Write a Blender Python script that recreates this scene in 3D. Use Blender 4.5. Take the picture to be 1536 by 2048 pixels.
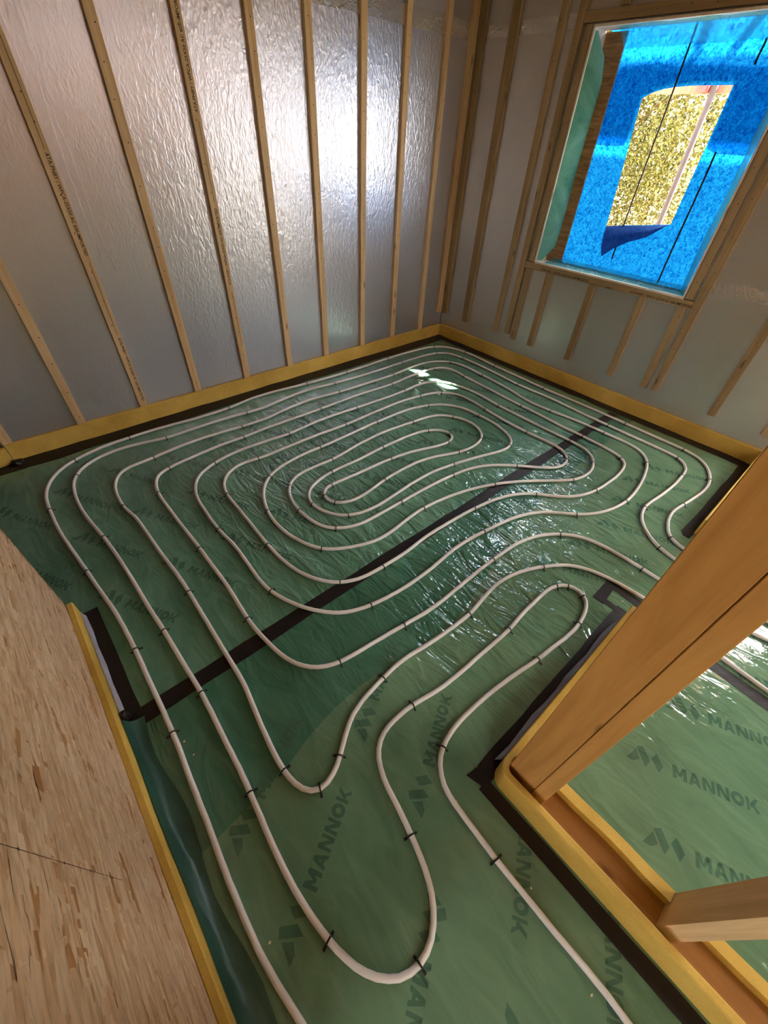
import bpy, bmesh, math, random
from mathutils import Vector, Matrix

# ------------------------------------------------------------------ scene, camera, light
scene = bpy.context.scene
for o in list(bpy.data.objects):
    bpy.data.objects.remove(o)
C = scene.collection
scene.view_settings.view_transform = 'Standard'
scene.view_settings.look = 'None'
scene.view_settings.gamma = 1.0
scene.view_settings.use_curve_mapping = False
scene.view_settings.exposure = 2.6
scene.cycles.max_bounces = 5
scene.cycles.diffuse_bounces = 2
scene.cycles.glossy_bounces = 3
scene.cycles.transparent_max_bounces = 6

cam_d = bpy.data.cameras.new('camera')
cam_d.sensor_fit = 'HORIZONTAL'
cam_d.sensor_width = 36.0
cam_d.lens = 818.309 / 1536.0 * 36.0
cam_d.clip_start = 0.02
cam_d.clip_end = 200
cam = bpy.data.objects.new('camera', cam_d)
C.objects.link(cam)
RIGHT, DOWN, FWD = ((0.755201, -0.654189, 0.041333), (-0.423001, -0.534543, -0.731665), (0.500741, 0.535070, -0.680410))
cam.matrix_world = Matrix((
    (RIGHT[0], -DOWN[0], -FWD[0], 0.0),
    (RIGHT[1], -DOWN[1], -FWD[1], 0.0),
    (RIGHT[2], -DOWN[2], -FWD[2], 1.64),
    (0, 0, 0, 1)))
scene.camera = cam

world = bpy.data.worlds.new('world')
scene.world = world
world.use_nodes = True
wn = world.node_tree
bg = wn.nodes['Background']
bg.inputs['Color'].default_value = (0.95, 0.98, 1.0, 1)
bg.inputs['Strength'].default_value = 2.6

sun_d = bpy.data.lights.new('sun', 'SUN')
sun_d.energy = 20.0
sun_d.angle = math.radians(0.53)
sun_d.color = (1.0, 0.95, 0.86)
sun = bpy.data.objects.new('sun', sun_d)
C.objects.link(sun)
sun.rotation_euler = Vector((-1.02, 0.83, -1.585)).to_track_quat('-Z', 'Y').to_euler()
sun.location = (8, -4, 8)

# ------------------------------------------------------------------ constants (metres)
YA = 3.116            # batten face of the long foil wall
XW = 3.600            # batten face of the window wall
XO = -0.319           # face of the strand board wall
ZC = 2.62             # ceiling
rnd = random.Random(7)

# ------------------------------------------------------------------ material helpers
def nmat(name):
    m = bpy.data.materials.new(name)
    m.use_nodes = True
    nt = m.node_tree
    return m, nt, nt.nodes['Principled BSDF']

def N(nt, typ, **kw):
    n = nt.nodes.new(typ)
    for k, v in kw.items():
        setattr(n, k, v)
    return n

def L(nt, a, b):
    nt.links.new(a, b)

def pos_map(nt, scale=(1, 1, 1), obj=False, rot=(0, 0, 0)):
    mp = N(nt, 'ShaderNodeMapping')
    mp.inputs['Scale'].default_value = scale
    mp.inputs['Rotation'].default_value = rot
    if obj:
        tc = N(nt, 'ShaderNodeTexCoord')
        oi = N(nt, 'ShaderNodeObjectInfo')
        ad = N(nt, 'ShaderNodeVectorMath', operation='ADD')
        mu = N(nt, 'ShaderNodeMath', operation='MULTIPLY')
        mu.inputs[1].default_value = 17.0
        L(nt, oi.outputs['Random'], mu.inputs[0])
        L(nt, tc.outputs['Object'], ad.inputs[0])
        L(nt, mu.outputs[0], ad.inputs[1])
        L(nt, ad.outputs[0], mp.inputs['Vector'])
    else:
        g = N(nt, 'ShaderNodeNewGeometry')
        L(nt, g.outputs['Position'], mp.inputs['Vector'])
    return mp.outputs[0]

def noise(nt, vec, scale, detail=4, rough=0.55, dist=0.0, typ='FBM'):
    n = N(nt, 'ShaderNodeTexNoise')
    n.noise_type = typ
    n.inputs['Scale'].default_value = scale
    n.inputs['Detail'].default_value = detail
    n.inputs['Roughness'].default_value = rough
    n.inputs['Distortion'].default_value = dist
    L(nt, vec, n.inputs['Vector'])
    return n.outputs[0]

def ramp(nt, fac, stops):
    r = N(nt, 'ShaderNodeValToRGB')
    el = r.color_ramp.elements
    while len(el) < len(stops):
        el.new(0.5)
    for e, (p, c) in zip(el, stops):
        e.position = p
        e.color = (c[0], c[1], c[2], 1)
    L(nt, fac, r.inputs['Fac'])
    return r.outputs['Color']

def math_n(nt, op, a, b=None):
    m = N(nt, 'ShaderNodeMath', operation=op)
    for i, v in enumerate((a, b)):
        if v is None:
            continue
        if isinstance(v, (int, float)):
            m.inputs[i].default_value = v
        else:
            L(nt, v, m.inputs[i])
    return m.outputs[0]

def bump(nt, bsdf, h, strength=1.0, dist=0.002, normal=None):
    b = N(nt, 'ShaderNodeBump')
    b.inputs['Strength'].default_value = strength
    b.inputs['Distance'].default_value = dist
    L(nt, h, b.inputs['Height'])
    if normal is not None:
        L(nt, normal, b.inputs['Normal'])
    L(nt, b.outputs[0], bsdf.inputs['Normal'])
    return b.outputs[0]

def srgb(r, g, b):
    def f(c):
        c /= 255.0
        return c / 12.92 if c <= 0.04045 else ((c + 0.055) / 1.055) ** 2.4
    return (f(r), f(g), f(b))

# ------------------------------------------------------------------ materials
def film_material(name, dark, light, print_layer=False):
    """glossy polythene sheet: fine creases running across the roll"""
    m, nt, b = nmat(name)
    v = pos_map(nt, (1, 1, 1))
    big = noise(nt, v, 1.6, 1, 0.5)
    v2 = pos_map(nt, (13.0, 4.0, 1), rot=(0, 0, 0.12))
    crease = noise(nt, v2, 1.0, 2.5, 0.62, 1.1)
    v3 = pos_map(nt, (13.0, 3.4, 1), rot=(0, 0, -0.25))
    ridge = noise(nt, v3, 0.8, 2, 0.5, 0.8, 'RIDGED_MULTIFRACTAL')
    fine = noise(nt, v, 60, 1, 0.6)
    mixc = math_n(nt, 'ADD', math_n(nt, 'MULTIPLY', big, 0.45), math_n(nt, 'MULTIPLY', crease, 0.55))
    col = ramp(nt, mixc, [(0.34, dark), (0.66, light)])
    L(nt, col, b.inputs['Base Color'])
    b.inputs['Roughness'].default_value = 0.07
    b.inputs['IOR'].default_value = 1.75
    h = math_n(nt, 'ADD', math_n(nt, 'MULTIPLY', crease, 1.0),
               math_n(nt, 'ADD', math_n(nt, 'MULTIPLY', ridge, 0.30), math_n(nt, 'MULTIPLY', fine, 0.07)))
    # the film is crumpled in the middle of the floor and lies flatter by the door and in the next room
    g = N(nt, 'ShaderNodeNewGeometry')
    ds = N(nt, 'ShaderNodeVectorMath', operation='DISTANCE')
    L(nt, g.outputs['Position'], ds.inputs[0])
    ds.inputs[1].default_value = (1.75, 1.35, 0)
    mr = N(nt, 'ShaderNodeMapRange', interpolation_type='SMOOTHSTEP')
    mr.inputs['From Min'].default_value = 0.6
    mr.inputs['From Max'].default_value = 1.85
    mr.inputs['To Min'].default_value = 1.0
    mr.inputs['To Max'].default_value = 0.16
    L(nt, ds.outputs['Value'], mr.inputs['Value'])
    bump(nt, b, math_n(nt, 'MULTIPLY', h, mr.outputs[0]), 1.0, 0.032)
    return m

M = {}
M['film_a'] = film_material('green_film', srgb(84, 134, 106), srgb(122, 170, 142))
M['film_b'] = film_material('green_film_under', srgb(62, 114, 90), srgb(88, 142, 116))
M['film_c'] = film_material('green_film_lap', srgb(92, 132, 102), srgb(122, 160, 126))
M['print'] = film_material('dark_print', srgb(62, 102, 82), srgb(90, 132, 108))
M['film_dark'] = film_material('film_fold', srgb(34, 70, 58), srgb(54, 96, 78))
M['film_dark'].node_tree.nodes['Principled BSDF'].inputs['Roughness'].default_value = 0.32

def foil_material(name, scale, base, rough, bdist, ridge_w=0.3, smooth_left=False):
    m, nt, b = nmat(name)
    v = pos_map(nt, scale)
    n1 = noise(nt, v, 1.0, 2, 0.5, 0.9)
    r1 = noise(nt, v, 0.9, 2, 0.5, 1.4, 'RIDGED_MULTIFRACTAL')
    vf = pos_map(nt, (1, 1, 1))
    n0 = noise(nt, vf, 0.9, 1, 0.5)
    col = ramp(nt, n0, [(0.3, [c * 0.9 for c in base]), (0.7, base)])
    L(nt, col, b.inputs['Base Color'])
    b.inputs['Metallic'].default_value = 0.82
    b.inputs['Roughness'].default_value = rough
    h = math_n(nt, 'ADD', math_n(nt, 'MULTIPLY', n1, 0.6),
               math_n(nt, 'MULTIPLY', r1, ridge_w))
    if smooth_left:       # the boards away from the window are flatter
        sx = N(nt, 'ShaderNodeSeparateXYZ')
        g = N(nt, 'ShaderNodeNewGeometry')
        L(nt, g.outputs['Position'], sx.inputs[0])
        mr = N(nt, 'ShaderNodeMapRange', interpolation_type='SMOOTHSTEP')
        mr.inputs['From Min'].default_value = 0.5
        mr.inputs['From Max'].default_value = 1.5
        mr.inputs['To Min'].default_value = 0.35
        L(nt, sx.outputs['X'], mr.inputs['Value'])
        h = math_n(nt, 'MULTIPLY', h, mr.outputs[0])
    bump(nt, b, h, 1.0, bdist)
    return m

M['foil_v'] = foil_material('foil_facing', (46, 46, 19), (0.68, 0.67, 0.745), 0.31, 0.0048, smooth_left=True)  # bluish base colour stands in for the blue film's reflection
M['foil_h'] = foil_material('foil_facing_window_wall', (14, 14, 34), (0.66, 0.64, 0.62), 0.38, 0.0045)
M['foil_tape'] = foil_material('foil_tape', (30, 30, 30), (0.75, 0.74, 0.74), 0.22, 0.004)

def wood_material(name, dark, light, grain=1.0, rough=0.6):
    m, nt, b = nmat(name)
    v = pos_map(nt, (38 * grain, 38 * grain, 1.7), obj=True)
    g = noise(nt, v, 1.0, 4, 0.6, 0.5)
    v2 = pos_map(nt, (7, 7, 0.8), obj=True)
    g2 = noise(nt, v2, 1.0, 2, 0.5)
    mix = math_n(nt, 'ADD', math_n(nt, 'MULTIPLY', g, 0.6), math_n(nt, 'MULTIPLY', g2, 0.4))
    col = ramp(nt, mix, [(0.34, dark), (0.62, light)])
    vk = pos_map(nt, (11, 11, 3.2), obj=True)
    vo = N(nt, 'ShaderNodeTexVoronoi')
    vo.inputs['Scale'].default_value = 1.0
    L(nt, vk, vo.inputs['Vector'])
    kf = ramp(nt, vo.outputs['Distance'], [(0.05, (1, 1, 1)), (0.13, (0, 0, 0))])
    mx = N(nt, 'ShaderNodeMix', data_type='RGBA')
    L(nt, math_n(nt, 'MULTIPLY', kf, 0.75), mx.inputs[0])
    L(nt, col, mx.inputs[6])
    mx.inputs[7].default_value = (dark[0] * 0.35, dark[1] * 0.28, dark[2] * 0.25, 1)
    L(nt, mx.outputs[2], b.inputs['Base Color'])
    b.inputs['Roughness'].default_value = rough
    b.inputs['Specular IOR Level'].default_value = 0.25
    bump(nt, b, g, 0.6, 0.0008)
    return m

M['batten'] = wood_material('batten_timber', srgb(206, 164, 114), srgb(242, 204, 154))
M['batten_shaded'] = wood_material('batten_timber_shaded', srgb(150, 124, 90), srgb(190, 160, 120))  # same timber darkened and greyed: the backlit wall's shade put into the colour
M['stud'] = wood_material('stud_timber', srgb(196, 138, 72), srgb(228, 172, 98), 0.6)
M['plate'] = wood_material('plate_timber', srgb(164, 112, 58), srgb(198, 142, 82), 0.8)
M['liner'] = wood_material('liner_board', srgb(238, 216, 192), srgb(252, 238, 222))
M['board'] = wood_material('scaffold_board', srgb(112, 74, 58), srgb(140, 98, 80))

def foam_material():
    m, nt, b = nmat('yellow_foam')
    v = pos_map(nt, (1, 1, 1))
    n1 = noise(nt, v, 4.0, 4, 0.6)
    n2 = noise(nt, v, 220, 2, 0.6)
    col = ramp(nt, math_n(nt, 'ADD', math_n(nt, 'MULTIPLY', n1, 0.75), math_n(nt, 'MULTIPLY', n2, 0.25)),
               [(0.35, srgb(208, 164, 64)), (0.65, srgb(238, 198, 96))])
    L(nt, col, b.inputs['Base Color'])
    b.inputs['Roughness'].default_value = 0.75
    bump(nt, b, n2, 0.7, 0.0008)
    return m
M['foam'] = foam_material()

def plain(name, col, rough=0.5, metal=0.0, spec=0.5, nscale=0, nd=0.001, var=0.12):
    m, nt, b = nmat(name)
    v = pos_map(nt, (1, 1, 1))
    n = noise(nt, v, nscale or 20, 3, 0.55)
    c = ramp(nt, n, [(0.3, [x * (1 - var) for x in col]), (0.7, [min(1, x * (1 + var)) for x in col])])
    L(nt, c, b.inputs['Base Color'])
    b.inputs['Roughness'].default_value = rough
    b.inputs['Metallic'].default_value = metal
    b.inputs['Specular IOR Level'].default_value = spec
    if nscale:
        bump(nt, b, n, 0.8, nd)
    return m

M['tape'] = plain('black_tape', srgb(36, 29, 28), 0.5, 0, 0.3, 26, 0.003)
M['pipe'] = plain('pipe_plastic', srgb(246, 240, 234), 0.34, 0, 0.4, 0, 0, 0.03)
M['clip'] = plain('clip_plastic', srgb(20, 20, 20), 0.45)
M['ink'] = plain('ink', srgb(44, 32, 28), 0.7)
M['nail'] = plain('nail', srgb(52, 40, 34), 0.5)
M['concrete'] = plain('subfloor', srgb(120, 120, 116), 0.8, 0, 0.3, 12, 0.002)
M['skirt'] = plain('clear_skirt', srgb(196, 190, 200), 0.18, 0, 0.6, 18, 0.006)
M['pole'] = plain('galvanised_tube', srgb(66, 62, 66), 0.6, 0.0, 0.2)
M['rope'] = plain('cord', srgb(52, 30, 26), 0.8)
M['bark'] = plain('bark', srgb(120, 92, 70), 0.9, 0, 0.2, 30, 0.01)
M['earth'] = plain('pale_ground', srgb(138, 130, 108), 0.95, 0, 0.1, 6, 0.01)
M['chip'] = plain('wood_chip', srgb(226, 214, 176), 0.8)
M['ply'] = plain('ceiling_board', srgb(176, 138, 104), 0.8, 0, 0.2, 6, 0.001)
M['pencil'] = plain('pencil', srgb(104, 62, 40), 0.8)
M['dark'] = plain('dark_line', srgb(26, 24, 24), 0.9)
M['red'] = plain('coupler_paint', srgb(150, 60, 60), 0.5)

def osb_materials():
    m, nt, b = nmat('strand_board_strands')
    g = N(nt, 'ShaderNodeNewGeometry')
    v = pos_map(nt, (90, 14, 90))
    n = noise(nt, v, 1.0, 4, 0.6)
    base = ramp(nt, g.outputs['Random Per Island'], [
        (0.0, srgb(212, 166, 124)), (0.25, srgb(242, 206, 168)), (0.5, srgb(226, 182, 140)),
        (0.75, srgb(246, 212, 176)), (0.955, srgb(226, 182, 138)), (0.975, srgb(206, 150, 98)), (1.0, srgb(186, 128, 78))])
    mx = N(nt, 'ShaderNodeMix', data_type='RGBA', blend_type='MULTIPLY')
    mx.inputs[0].default_value = 0.75
    L(nt, base, mx.inputs[6])
    L(nt, ramp(nt, n, [(0.32, (0.62, 0.52, 0.43)), (0.54, (1, 1, 1))]), mx.inputs[7])
    L(nt, mx.outputs[2], b.inputs['Base Color'])
    b.inputs['Roughness'].default_value = 0.6
    b.inputs['Specular IOR Level'].default_value = 0.3
    bump(nt, b, n, 0.7, 0.001)
    M['strand'] = m
    m, nt, b = nmat('strand_board')
    v = pos_map(nt, (40, 6, 40))
    n = noise(nt, v, 1.0, 5, 0.65, 1.0)
    L(nt, ramp(nt, n, [(0.35, srgb(150, 104, 64)), (0.65, srgb(206, 158, 110))]), b.inputs['Base Color'])
    b.inputs['Roughness'].default_value = 0.7
    bump(nt, b, n, 0.8, 0.002)
    M['osb'] = m
osb_materials()

def translucent(name, c1, c2, scale, trans=0.7, thin=(1, 1, 1)):
    m = bpy.data.materials.new(name)
    m.use_nodes = True
    nt = m.node_tree
    nt.nodes.remove(nt.nodes['Principled BSDF'])
    out = nt.nodes['Material Output']
    v = pos_map(nt, thin)
    n = noise(nt, v, scale, 5, 0.7, 1.2)
    col = ramp(nt, n, [(0.36, c1), (0.64, c2)])
    t = N(nt, 'ShaderNodeBsdfTranslucent')
    d = N(nt, 'ShaderNodeBsdfDiffuse')
    L(nt, col, t.inputs['Color'])
    L(nt, col, d.inputs['Color'])
    mx = N(nt, 'ShaderNodeMixShader')
    mx.inputs[0].default_value = trans
    L(nt, d.outputs[0], mx.inputs[1])
    L(nt, t.outputs[0], mx.inputs[2])
    L(nt, mx.outputs[0], out.inputs['Surface'])
    return m
M['blue'] = translucent('blue_breather_film', (0.0, 0.018, 0.095), (0.003, 0.085, 0.215), 46)
M['blue2'] = translucent('blue_breather_film_second_layer', (0.10, 0.40, 0.66), (0.25, 0.60, 0.85), 42)
M['blue_flap'] = translucent('blue_breather_film_flap', (0.03, 0.08, 0.25), (0.07, 0.14, 0.36), 20, 0.5)
M['green_flap'] = translucent('green_damp_film', srgb(96, 160, 136), srgb(140, 200, 176), 3, 0.45)
M['leaf'] = translucent('leaf', (0.015, 0.017, 0.004), (0.15, 0.13, 0.038), 9, 0.5)
def clear_film(name, col, clear):
    m = translucent(name, [c * 0.8 for c in col], col, 6, 0.7)
    nt = m.node_tree
    out = nt.nodes['Material Output']
    old = out.inputs['Surface'].links[0].from_socket
    tr = N(nt, 'ShaderNodeBsdfTransparent')
    tr.inputs['Color'].default_value = (0.55 + 0.4 * col[0], 0.55 + 0.4 * col[1], 0.55 + 0.4 * col[2], 1)
    mx = N(nt, 'ShaderNodeMixShader')
    mx.inputs[0].default_value = clear
    L(nt, old, mx.inputs[1])
    L(nt, tr.outputs[0], mx.inputs[2])
    L(nt, mx.outputs[0], out.inputs['Surface'])
    return m
M['fill_sheet'] = translucent('fill_diffuser', (0.62, 0.60, 0.57), (0.70, 0.68, 0.65), 4, 0.85)  # spreads the fill light of the added ceiling opening
M['clear_flap2'] = clear_film('thin_green_film_double', (0.16, 0.60, 0.62), 0.30)
M['clear_flap'] = clear_film('thin_green_film', (0.22, 0.62, 0.60), 0.62)

# ------------------------------------------------------------------ mesh helpers
def link(name, me, mat, parent=None, loc=None, rot=None):
    o = bpy.data.objects.new(name, me)
    C.objects.link(o)
    if mat is not None and me is not None and not me.materials:
        me.materials.append(mat)
    if parent is not None:
        o.parent = parent
    if loc is not None:
        o.location = loc
    if rot is not None:
        o.rotation_euler = rot
    return o

def tag(o, label=None, cat=None, group=None, kind=None):
    if label: o['label'] = label
    if cat: o['category'] = cat
    if group: o['group'] = group
    if kind: o['kind'] = kind
    return o

def empty(name, loc=(0, 0, 0)):
    o = bpy.data.objects.new(name, None)
    o.empty_display_size = 0.05
    o.location = loc
    C.objects.link(o)
    return o

def pyd(name, verts, faces, smooth=False):
    me = bpy.data.meshes.new(name)
    me.from_pydata(verts, [], faces)
    if smooth:
        me.polygons.foreach_set('use_smooth', [True] * len(me.polygons))
    me.update()
    return me

def boxes(name, lst):
    """several axis-aligned boxes (x0,x1,y0,y1,z0,z1) as one mesh"""
    v, f = [], []
    for (x0, x1, y0, y1, z0, z1) in lst:
        n = len(v)
        v += [(x0, y0, z0), (x1, y0, z0), (x1, y1, z0), (x0, y1, z0), (x0, y0, z1), (x1, y0, z1), (x1, y1, z1), (x0, y1, z1)]
        f += [tuple(n + i for i in q) for q in ((3, 2, 1, 0), (4, 5, 6, 7), (0, 1, 5, 4), (1, 2, 6, 5), (2, 3, 7, 6), (3, 0, 4, 7))]
    return pyd(name, v, f)

def bevel_box(name, sx, sy, sz, bev=0.002):
    """box centred in x and y, from z = 0 up, with small bevels"""
    bm = bmesh.new()
    bmesh.ops.create_cube(bm, size=1.0)
    for v in bm.verts:
        v.co = Vector((v.co.x * sx, v.co.y * sy, (v.co.z + 0.5) * sz))
    bmesh.ops.bevel(bm, geom=list(bm.edges), offset=bev, segments=1, affect='EDGES')
    me = bpy.data.meshes.new(name)
    bm.to_mesh(me)
    bm.free()
    return me

def sweep(name, path, prof, closed=False):
    """profile [(offset to the left of travel, z)] swept along 2D path"""
    n, k = len(path), len(prof)
    v, f = [], []
    for i in range(n):
        a = Vector(path[max(0, i - 1)]); b = Vector(path[min(n - 1, i + 1)])
        t = (b - a).normalized()
        nn = Vector((-t.y, t.x))
        for (o, z) in prof:
            p = Vector(path[i]) + nn * o
            v.append((p.x, p.y, z))
    for i in range(n - 1):
        for j in range(k):
            j2 = (j + 1) % k
            f.append((i * k + j, i * k + j2, (i + 1) * k + j2, (i + 1) * k + j))
    f.append(tuple(range(k)))
    f.append(tuple((n - 1) * k + j for j in reversed(range(k))))
    me = pyd(name, v, f)
    bm = bmesh.new(); bm.from_mesh(me)
    bmesh.ops.recalc_face_normals(bm, faces=bm.faces)
    bm.to_mesh(me); bm.free()
    return me

def tube(name, pts, r, sides=10, cap=True):
    """round tube through 3D points"""
    v, f = [], []
    n = len(pts)
    P = [Vector(p) for p in pts]
    up = Vector((0, 0, 1))
    for i in range(n):
        t = (P[min(n - 1, i + 1)] - P[max(0, i - 1)]).normalized()
        u = up if abs(t.z) < 0.9 else Vector((1, 0, 0))
        a = t.cross(u).normalized()
        b = a.cross(t).normalized()
        rr = r[i] if isinstance(r, (list, tuple)) else r
        for j in range(sides):
            th = 2 * math.pi * j / sides
            v.append(P[i] + a * (rr * math.cos(th)) + b * (rr * math.sin(th)))
    for i in range(n - 1):
        for j in range(sides):
            j2 = (j + 1) % sides
            f.append((i * sides + j, i * sides + j2, (i + 1) * sides + j2, (i + 1) * sides + j))
    if cap:
        f.append(tuple(reversed(range(sides))))
        f.append(tuple((n - 1) * sides + j for j in range(sides)))
    return pyd(name, v, f, True)

def quads_flat(name, polys, z):
    v, f = [], []
    for p in polys:
        n = len(v)
        v += [(x, y, z) for x, y in p]
        f.append(tuple(range(n, n + len(p))))
    return pyd(name, v, f)

def slab(name, poly, z0, z1):
    """flat polygon given a real thickness"""
    n = len(poly)
    area = sum(poly[i][0] * poly[(i + 1) % n][1] - poly[(i + 1) % n][0] * poly[i][1] for i in range(n))
    if area < 0:
        poly = poly[::-1]
    v = [(x, y, z0) for x, y in poly] + [(x, y, z1) for x, y in poly]
    f = [tuple(reversed(range(n))), tuple(range(n, 2 * n))]
    f += [(i, (i + 1) % n, n + (i + 1) % n, n + i) for i in range(n)]
    return pyd(name, v, f)

def text_mesh(txt, size):
    cu = bpy.data.curves.new('lettering', 'FONT')
    cu.body = txt
    cu.size = size
    cu.offset = size * 0.015
    cu.resolution_u = 2
    o = bpy.data.objects.new('lettering', cu)
    C.objects.link(o)
    dg = bpy.context.evaluated_depsgraph_get()
    me = bpy.data.meshes.new_from_object(o.evaluated_get(dg))
    bpy.data.objects.remove(o)
    return me

# ================================================================== THE SETTING
floor = link('floor', boxes('floor', [(-1.3, 3.62, -3.0, 3.14, -0.12, 0.0)]), M['concrete'])
tag(floor, 'insulated floor covered with green plastic film sheets', 'floor', kind='structure')

sheet_a = link('film_sheet', slab('film_sheet', [(-1.3, 1.0), (3.598, 1.0), (3.598, 3.115), (-1.3, 3.115)], 0.0, 0.0012), M['film_a'], floor)
sheet_b = link('film_sheet', slab('film_sheet', [(-1.3, -3.0), (3.598, -3.0), (3.598, 0.999), (-1.3, 0.999)], 0.0, 0.0010), M['film_b'], floor)
edge = [(-0.318, 0.47), (-0.2, 0.478), (-0.068, 0.491), (0.1, 0.515), (0.2, 0.545), (0.33, 0.566), (0.456, 0.571), (0.6, 0.556), (0.75, 0.545), (0.968, 0.52), (1.3, 0.60), (1.7, 0.72), (2.3, 0.80), (3.598, 0.86)]
sheet_c = link('film_sheet', slab('film_sheet', edge + [(3.598, -3.0), (-0.318, -3.0)], 0.0011, 0.0017), M['film_c'], floor)
tag(sheet_c, 'lighter lapped film sheet')

# black tape on the film
def tape(poly, z0=0.0018, z1=0.0026, name='black_tape'):
    return link(name, slab(name, poly, z0, z1), M['tape'], floor)
def wob(x0, y0, x1, y1, w0, w1, n=14, a=0.006, seed=1):
    """tape strip between two lines with an uneven edge"""
    r = random.Random(seed)
    d = Vector((x1 - x0, y1 - y0)); nn = Vector((-d.y, d.x)).normalized()
    A, B = [], []
    for i in range(n + 1):
        p = Vector((x0, y0)) + d * (i / n)
        A.append(tuple(p + nn * (w0 + r.uniform(-a, a))))
        B.append(tuple(p + nn * (w1 + r.uniform(-a, a))))
    return A + B[::-1]
tag(tape(wob(-0.30, 1.005, 3.50, 1.012, -0.036, 0.034, 24, 0.003, 3)), 'long black seam tape across the room')
tape(wob(-0.6, 3.112, 3.59, 3.112, -0.125, 0.0, 26, 0.010, 5), 0.0027, 0.0034)
tape(wob(3.596, 3.10, 3.596, 0.06, -0.085, 0.0, 22, 0.007, 6), 0.0035, 0.0042)
tape(wob(-0.292, 1.62, -0.292, 1.03, 0.0, 0.058, 6, 0.002, 7), 0.0027, 0.0034)
tape(wob(2.46, 0.03, 3.58, 0.03, 0.0, 0.052, 10, 0.004, 8), 0.0027, 0.0034)
tape(wob(0.60, 0.028, 1.66, 0.028, 0.0, 0.052, 12, 0.003, 9), 0.0027, 0.0034)
tape(wob(0.594, 0.03, 0.594, -2.0, -0.048, 0.0, 16, 0.002, 10), 0.0035, 0.0042)
tape([(0.545, 0.085), (0.615, 0.074), (0.640, 0.02), (0.565, 0.012)], 0.0043, 0.0050)
tape([(1.612, 0.184), (1.765, 0.187), (1.781, 0.141), (1.611, 0.128)], 0.0027, 0.0034)
tape([(1.781, 0.145), (1.773, 0.0), (1.725, 0.0), (1.735, 0.142)], 0.0035, 0.0042)
tape([(1.652, 0.135), (1.645, 0.03), (1.615, 0.03), (1.622, 0.132)], 0.0035, 0.0042)
tape([(2.44, 0.07), (2.52, 0.082), (2.51, 0.025), (2.43, 0.03)], 0.0043, 0.0050)
tape(wob(1.69, -0.30, 1.66, -0.95, -0.03, 0.03, 6, 0.003, 12))
# crumpled lump of tape at the end of the foam strip
def lump(name, c, s, mat, parent, seed):
    r = random.Random(seed)
    bm = bmesh.new()
    bmesh.ops.create_icosphere(bm, subdivisions=2, radius=1)
    for v in bm.verts:
        k = 1 + r.uniform(-0.28, 0.28)
        v.co = Vector((c[0] + v.co.x * s[0] * k, c[1] + v.co.y * s[1] * k, max(0.003, c[2] + v.co.z * s[2] * k)))
    me = bpy.data.meshes.new(name)
    bm.to_mesh(me); bm.free()
    return link(name, me, mat, parent)
lump('tape_lump', (-0.325, 3.07, 0.012), (0.035, 0.024, 0.02), M['tape'], floor, 3)
lump('tape_lump', (-0.283, 1.025, 0.03), (0.014, 0.02, 0.035), M['tape'], floor, 4)

# ------------------------------------------------------------------ printed film
def stroke_letters():
    """block capitals on a 1 x 1 cell as convex polygons"""
    t = 0.26
    Lr = {}
    Lr['M'] = [[(0, 0), (t, 0), (t, 1), (0, 1)], [(1 - t, 0), (1, 0), (1, 1), (1 - t, 1)],
               [(0, 1), (t * 1.1, 1), (0.5 + t * 0.35, 0.25), (0.5 - t * 0.35, 0.25)], [(1 - t * 1.1, 1), (1, 1), (0.5 + t * 0.35, 0.25), (0.5 - t * 0.35, 0.25)]]
    Lr['A'] = [[(0, 0), (0.28, 0), (0.62, 1), (0.36, 1)], [(0.72, 0), (1, 0), (0.64, 1), (0.40, 1)], [(0.2, 0.2), (0.8, 0.2), (0.74, 0.42), (0.26, 0.42)]]
    Lr['N'] = [[(0.02, 0), (t, 0), (t, 1), (0.02, 1)], [(1 - t, 0), (0.98, 0), (0.98, 1), (1 - t, 1)], [(0.02, 1), (0.32, 1), (0.98, 0), (0.68, 0)]]
    Lr['K'] = [[(0.02, 0), (t, 0), (t, 1), (0.02, 1)], [(t * 0.8, 0.36), (0.68, 1), (1.0, 1), (t * 0.8 + 0.24, 0.26)], [(0.34, 0.6), (0.52, 0.66), (1.02, 0), (0.70, 0)]]
    o = []
    for i in range(12):
        a, b2 = 2 * math.pi * i / 12, 2 * math.pi * (i + 1) / 12
        o.append([(0.5 + 0.52 * math.cos(a), 0.5 + 0.52 * math.sin(a)), (0.5 + 0.52 * math.cos(b2), 0.5 + 0.52 * math.sin(b2)),
                  (0.5 + 0.22 * math.cos(b2), 0.5 + 0.22 * math.sin(b2)), (0.5 + 0.22 * math.cos(a), 0.5 + 0.22 * math.sin(a))])
    Lr['O'] = o
    return Lr

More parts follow.
